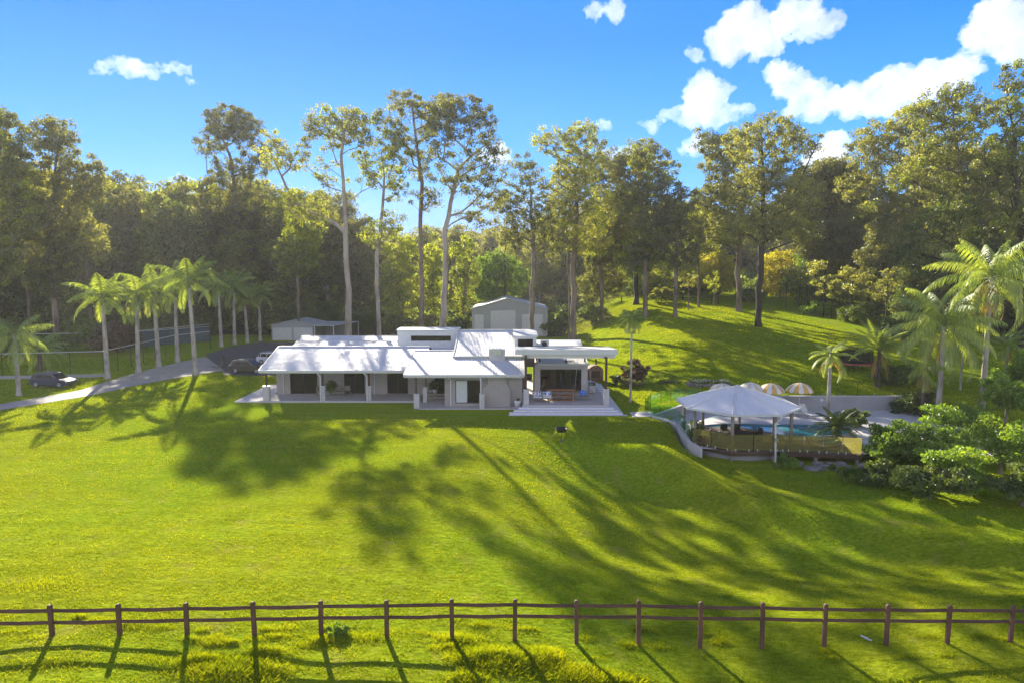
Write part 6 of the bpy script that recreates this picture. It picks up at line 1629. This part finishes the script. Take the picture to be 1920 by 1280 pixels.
for i, (lab, px, py, h, w, lf) in enumerate([('bright bamboo-like clump right of the tallest palm trunk', 1885, 800, 5.2, 4.4, 'fresh'), ('leafy green clump between the two right-hand palm trunks', 1795, 790, 3.4, 4.6, 'fresh'),
    ('dark dense shrub behind the dark-trunked palm', 1720, 770, 3.6, 4.6, 'bush'), ('pale green shrub behind the big bushes at the far right', 1915, 760, 6.0, 5.0, 'fresh'), ('dark shrub behind the long retaining wall\'s right end', 1680, 745, 2.6, 4.4, 'bush')]):
    q = G(px, py, -.6); shrub('shrub', lab, q[0], q[1], h, w, lf, seed=740+i, per=150, ln=.3, wd=.13, dens=8)
# ------------------------------------------------------------------ post-and-rail fence in the foreground
PXS = [-33, 94, 221, 348, 475, 600, 724, 847, 965, 1082, 1199, 1315, 1432, 1549, 1666, 1781, 1900, 2019]
TYS = [1134, 1133, 1131, 1129, 1127, 1125, 1124, 1122, 1122, 1124, 1124, 1127, 1128, 1131, 1132, 1133, 1134, 1135]
fr_ = random.Random(7)
posts = []
for px, ty_ in zip(PXS, TYS):
    t = 24.2+(px-94)/(1900-94)*2.1; a = ray(px, ty_); posts.append((a[0]*t, a[1]*t, CAM_H+a[2]*t))
fn = empty('rail_fence', (0, posts[8][1], 0), 0, 'brown timber post-and-two-rail fence crossing the whole foreground', 'fence')
fo = (0, posts[8][1], 0)
for i, (x, y, z) in enumerate(posts):
    w, d = .078, .055; tilt = fr_.uniform(-.03, .03); zb = Tz(x, y)-.25
    mb = MB().add([(x-w, y-d, zb), (x+w, y-d, zb), (x+w, y+d, zb), (x-w, y+d, zb), (x-w+tilt, y-d, z-.05), (x+w+tilt, y-d, z-.05), (x+w+tilt, y+d, z-.05), (x-w+tilt, y+d, z-.05), (x+tilt-w*.5, y-d, z), (x+tilt+w*.5, y-d, z), (x+tilt+w*.5, y+d, z), (x+tilt-w*.5, y+d, z)],
                  [(0, 1, 5, 4), (1, 2, 6, 5), (2, 3, 7, 6), (3, 0, 4, 7), (4, 5, 9, 8), (5, 6, 10, 9), (6, 7, 11, 10), (7, 4, 8, 11), (8, 9, 10, 11)])
    at(mb, fo).build('post', M['railwood'], fn, bevel=.008)
    if i:
        X_, Y_, Z_ = posts[i-1]
        for dz_ in (.26, .70):
            j = fr_.uniform(-.022, .012)
            mb = MB().tube([(X_+.05, Y_+.075, Z_-dz_), ((x+X_)/2, (y+Y_)/2+.075, (z+Z_)/2-dz_-.012+j), (x-.05, y+.075, z-dz_)], [.066, .074, .068], 6)
            at(mb, fo).build('rail', M['railwood'], fn, smooth=False)
# far fence on the hill crest
ff = [P(1165, 572, 150), P(1310, 570, 143), P(1335, 567, 140), P(1347, 563, 139)]
of_ = (ff[0][0], ff[0][1], 0); f2_ = empty('hill_fence', of_, 0, 'distant dark post-and-rail fence on the crest of the hill lawn', 'fence')
for i in range(len(ff)-1):
    a, b = ff[i], ff[i+1]; n = max(1, int(math.hypot(b[0]-a[0], b[1]-a[1])/3))
    for k in range(n+1):
        x, y = a[0]+(b[0]-a[0])*k/n, a[1]+(b[1]-a[1])*k/n; z = Tz(x, y)
        at(MB().box(x-.1, x+.1, y-.1, y+.1, z-.2, z+1.4), of_).build('post', M['timber'], f2_)
        if k < n:
            x2, y2 = a[0]+(b[0]-a[0])*(k+1)/n, a[1]+(b[1]-a[1])*(k+1)/n; z2 = Tz(x2, y2)
            for h in (.6, 1.15): at(MB().tube([(x, y, z+h), (x2, y2, z2+h)], .05, 4), of_).build('rail', M['timber'], f2_)
# two white pipe offcuts lying on the grass by the fence
for i, (px, py, lab) in enumerate([(1621, 1186, 'short white offcut lying on the grass below the fence, left one of the two'), (1628, 1190, 'short white offcut lying on the grass below the fence, right one of the two')]):
    q = G(px, py, -.6); z = Tz(q[0], q[1]); w = empty('white_offcut', (q[0], q[1], z+.05), R(-50), lab, 'offcut')
    MB().box(-.14, .14, -.022, .022, -.02, .03).build('strip', M['white'], w, bevel=.005)
# ------------------------------------------------------------------ grass: short sward all over the near paddock, and the rank tufts
rg = np.random.default_rng(21)
def blades(n, x, y, h, w, lean=.5, zoff=0.0):
    z = T(x, y)+.0; a = rg.random(n)*6.283; hh = h*(.5+.9*rg.random(n)); ll = lean*(.3+rg.random(n))
    d = np.stack([np.cos(a), np.sin(a)], 1); s = np.stack([-np.sin(a), np.cos(a)], 1)
    base = np.stack([x, y, z-.01+zoff], 1); ww = w*(.6+.8*rg.random(n))
    V = np.empty((n, 4, 3))
    V[:, 0, :2] = base[:, :2]-s*ww[:, None]*.5; V[:, 0, 2] = base[:, 2]
    V[:, 1, :2] = base[:, :2]+s*ww[:, None]*.5; V[:, 1, 2] = base[:, 2]
    mx_ = base[:, :2]+d*(hh*ll*.4)[:, None]
    V[:, 2, :2] = mx_+s*ww[:, None]*.35+d*(hh*ll*.6)[:, None]; V[:, 2, 2] = base[:, 2]+hh
    V[:, 3, :2] = mx_-s*ww[:, None]*.35; V[:, 3, 2] = base[:, 2]+hh*.55
    return V.reshape(-1, 3)
def und_(x, y): return (np.sin(x*.55+np.sin(y*.31)*1.3)*np.sin(y*.47+1.1)+.6*np.sin(x*1.3+2+y*.2)*np.sin(y*1.1-x*.3))*.035*ss((56-y)/10)*ss((y-10)/6)
n = 800000
yy_ = 17+85*rg.random(n)**1.7; xx_ = (rg.random(n)*2-1)*(yy_*.80+1.5)
cl_ = np.sin(xx_*1.9+np.sin(yy_*1.3)*2)*np.sin(yy_*2.3+np.sin(xx_*.9)*2)+.6*np.sin(xx_*5.1+yy_*3.7)*np.sin(yy_*6.1-xx_*2.2)
keep = (rg.random(n) < .45+.35*cl_)
DRV = [g2(-120, 796), g2(0, 769), g2(70, 758), g2(165, 743), g2(255, 723), g2(330, 709), g2(420, 695), g2(418, 703), g2(470, 705), g2(540, 704), g2(600, 690), g2(640, 640), g2(486, 640), g2(430, 649), g2(385, 663), g2(270, 693), g2(200, 714), g2(150, 730), g2(60, 746), g2(0, 756), g2(-120, 774)]
bad = inpoly(xx_, yy_, [(12.4, 62.5), (14.6, 52.6), (22, 52.0), (44, 50), (44, 70)]) | ((yy_ > 61.5) & (xx_ > -28.3) & (xx_ < 11.2)) | inpoly(xx_, yy_, DRV) | ((xx_ > 10) & (yy_ > 60.5) & (yy_ < 64.5) & (xx_ < 14))
keep &= ~bad
xx_, yy_ = xx_[keep], yy_[keep]; n = len(xx_)
V = blades(n, xx_, yy_, (.038+.0009*yy_), .011+.0008*yy_, 1.3); V = V.reshape(n, 4, 3); V[:, :, 2] += und_(xx_, yy_)[:, None]; V = V.reshape(-1, 3)
tone = np.clip(.5+.20*np.sin(xx_*.21+1)*np.sin(yy_*.17)+.13*np.sin(yy_*3.1+np.sin(xx_*.35)*1.5)+.1*np.sin(xx_*.9+yy_*.5)*np.sin(yy_*1.1)+rg.normal(size=n)*.21, 0, 1)
tag(raw_mesh('lawn_grass', V, np.arange(n*4).reshape(-1, 4), LEAF['grass'], tone=tone), 'short mown green grass covering the front paddock', 'grass', kind='stuff')
# rank tufts at the bottom of the picture
TU = [(430, 1262, 2.0, .8, 5200, .26), (380, 1250, .9, .5, 1500, .24), (500, 1225, 1.0, .4, 900, .2), (935, 1250, 1.9, .9, 6500, .28), (1020, 1238, .9, .7, 2300, .27), (880, 1262, .8, .5, 1400, .27), (1085, 1268, 1.6, .6, 3000, .24), (1160, 1275, 1.3, .5, 1800, .26),
      (230, 1185, 1.6, .5, 900, .16), (690, 1190, 1.6, .5, 900, .16), (860, 1185, 1.2, .5, 900, .2), (600, 1200, .5, .3, 700, .22), (100, 1265, 2.2, .5, 700, .16), (1400, 1270, 2.5, .5, 800, .14), (1700, 1262, 2.5, .6, 600, .12), (50, 1110, 3, 1.2, 2500, .12), (380, 950, 2, 1, 500, .1), (180, 1000, 3, 1, 900, .1)]
for k in range(46):
    TU.append((rg.uniform(-40, 1960), rg.uniform(1172, 1215), rg.uniform(.3, .9), rg.uniform(.15, .35), int(rg.uniform(150, 420)), rg.uniform(.08, .17)))
for k in range(40):
    TU.append((rg.uniform(-40, 1960), rg.uniform(880, 1275), rg.uniform(.3, 1.2), rg.uniform(.2, .6), int(rg.uniform(60, 260)), rg.uniform(.06, .12)))
Vs = []; tn = []
for (px, py, rx_, ry_, k, h) in TU:
    q = G(px, py, .2 if px < 900 else -.4); a = rg.normal(size=(k, 2))*.5; x = q[0]+a[:, 0]*rx_; y = q[1]+a[:, 1]*ry_
    fall = np.clip(1.15-np.hypot(a[:, 0], a[:, 1])*.7, .25, 1); nn_ = k
    V = blades(nn_, x, y, h, .016, .6).reshape(nn_, 4, 3); z0 = V[:, 0, 2].copy()[:, None]; V[:, :, 2] = z0+(V[:, :, 2]-z0)*fall[:, None]; Vs.append(V.reshape(-1, 3)); tn.append(np.clip(.55+rg.normal(size=nn_)*.25, 0, 1))
V = np.vstack(Vs); tag(raw_mesh('tall_grass', V, np.arange(len(V)).reshape(-1, 4), LEAF['grass'], tone=np.concatenate(tn)), 'rank bright green tufts of long grass below the foreground fence', 'grass', kind='stuff')
q = G(632, 1192, .1)
shrub('weed', 'small broad-leaved silvery weed below the foreground fence, left of the middle', q[0], q[1], .35, .9, 'fresh', seed=751, per=60, ln=.1, wd=.06, dens=10, cat='weed')
# a little rough grass on the hill lawn and along edges
n = 60000; xx_ = rg.uniform(8, 52, n); yy_ = rg.uniform(69, 150, n); kp = (xx_ > 8+(yy_-69)*.05); xx_, yy_ = xx_[kp], yy_[kp]; n = len(xx_)
V = blades(n, xx_, yy_, .12, .10, 1.2)
tag(raw_mesh('hill_grass', V, np.arange(n*4).reshape(-1, 4), LEAF['grass'], tone=np.clip(.5+rg.normal(size=n)*.25, 0, 1)), 'short sunlit grass on the hill lawn behind the pool', 'grass', kind='stuff')
# ------------------------------------------------------------------ clouds
mc, t, out = mat_new('cloud_vapour')
pv = N(t, 'ShaderNodeVolumePrincipled'); pv.inputs['Density'].default_value = .017; pv.inputs['Color'].default_value = (.80, .81, .85, 1); pv.inputs['Anisotropy'].default_value = .1
t.links.new(pv.outputs[0], out.inputs[1])
tex = bpy.data.textures.new('cloud_noise', 'CLOUDS'); tex.noise_scale = 34; tex.noise_depth = 5
tex2 = bpy.data.textures.new('cloud_noise_fine', 'CLOUDS'); tex2.noise_scale = 9; tex2.noise_depth = 4
rc = random.Random(3)
def cloud(label, blobs, Y=1500, thick=.8, vox=7, dens=None, group='white clouds in the blue sky'):
    """blobs: (px, py, rx, ry) of the cloud's lobes in the photo; each is a real ball of vapour 1.5 km off"""
    s = Y/F; bm = bmesh.new(); c0 = P(blobs[0][0], blobs[0][1], Y)
    for (px, py, rx, ry) in blobs:
        q = P(px, py, Y+rc.uniform(-20, 20)); r = bmesh.ops.create_icosphere(bm, subdivisions=3, radius=1)
        for v in r['verts']: v.co = Vector((v.co.x*rx*1.12*s+q[0]-c0[0], v.co.y*min(rx, ry*1.4)*s*thick+q[1]-c0[1], v.co.z*ry*1.2*s+q[2]-c0[2]))
    me = bpy.data.meshes.new('cloud'); bm.to_mesh(me); bm.free(); me.materials.append(mc)
    o = bpy.data.objects.new('cloud', me); COL.objects.link(o); o.location = c0
    m = o.modifiers.new('join', 'REMESH'); m.mode = 'VOXEL'; m.voxel_size = vox
    m = o.modifiers.new('billow', 'DISPLACE'); m.texture = tex; m.strength = 58; m.mid_level = .52; m.texture_coords = 'GLOBAL'
    m = o.modifiers.new('fray', 'DISPLACE'); m.texture = tex2; m.strength = 26; m.mid_level = .5; m.texture_coords = 'GLOBAL'
    tag(o, label, 'cloud', group); return o
cloud('small puffy cloud alone at the top, right of the middle', [(1122, 22, 20, 9), (1142, 18, 18, 11), (1155, 24, 12, 8)], vox=4)
cloud('long flat white cloud on the left of the sky', [(200, 133, 34, 8), (240, 126, 36, 13), (285, 130, 42, 11), (330, 129, 24, 9)], vox=5)
cloud('tiny wisp just right of the long flat cloud', [(358, 153, 11, 3.5), (366, 154, 9, 3)], vox=3)
cloud('big double-headed cumulus at the top of the sky right of the middle', [(1395, 55, 48, 36), (1360, 78, 34, 26), (1430, 78, 38, 28), (1500, 36, 48, 28), (1545, 45, 30, 20), (1500, 62, 40, 14), (1370, 100, 26, 12)])
cloud('small puff left of the double-headed cumulus', [(1300, 107, 16, 9)], vox=4)
cloud('heaped cumulus with a trailing tail, above the ironbark tree', [(1325, 178, 40, 32), (1310, 205, 44, 22), (1280, 222, 42, 14), (1375, 208, 30, 14), (1220, 232, 26, 8), (1350, 220, 40, 14)])
cloud('wide slanting cloud bank behind the tall right-hand gums', [(1465, 145, 30, 22), (1500, 165, 48, 22), (1560, 190, 55, 22), (1620, 188, 60, 26), (1690, 165, 66, 30), (1760, 148, 60, 28), (1810, 125, 34, 20), (1510, 210, 40, 16), (1640, 205, 70, 18)])
cloud('bright cloud cut by the top right corner of the picture', [(1880, 35, 48, 34), (1850, 70, 44, 26), (1905, 75, 50, 34), (1840, 95, 22, 12)])
cloud('pale cloud low behind the ironbark\'s right side', [(1560, 280, 34, 26), (1540, 300, 40, 22), (1570, 305, 30, 20)])
cloud('small cloud at the left shoulder of the ironbark crown', [(1310, 275, 22, 18), (1290, 285, 14, 10)], vox=5)
cloud('faint low cloud between the two tallest gums and the shed', [(935, 290, 26, 16), (920, 300, 22, 12)], vox=5)
cloud('small white cloud over the left woods', [(330, 338, 18, 7), (350, 341, 18, 5)], vox=4)
cloud('low cloud behind the golden-topped gum\'s right side', [(1170, 288, 30, 10), (1140, 292, 20, 8)], vox=5)
cloud('tiny wisp above the golden-topped gum', [(1126, 234, 11, 6)], vox=3)

# ------------------------------------------------------------------ sunlit haze of the early air
mh, t, out = mat_new('thin_haze')
pv = N(t, 'ShaderNodeVolumePrincipled'); pv.inputs['Density'].default_value = .0002; pv.inputs['Color'].default_value = (.95, .96, 1.0, 1); pv.inputs['Anisotropy'].default_value = .33
t.links.new(pv.outputs[0], out.inputs[1])
hz = MB().box(-780, 780, -140, 780, -5.5, 84).build('haze', mh)
tag(hz, kind='stuff')
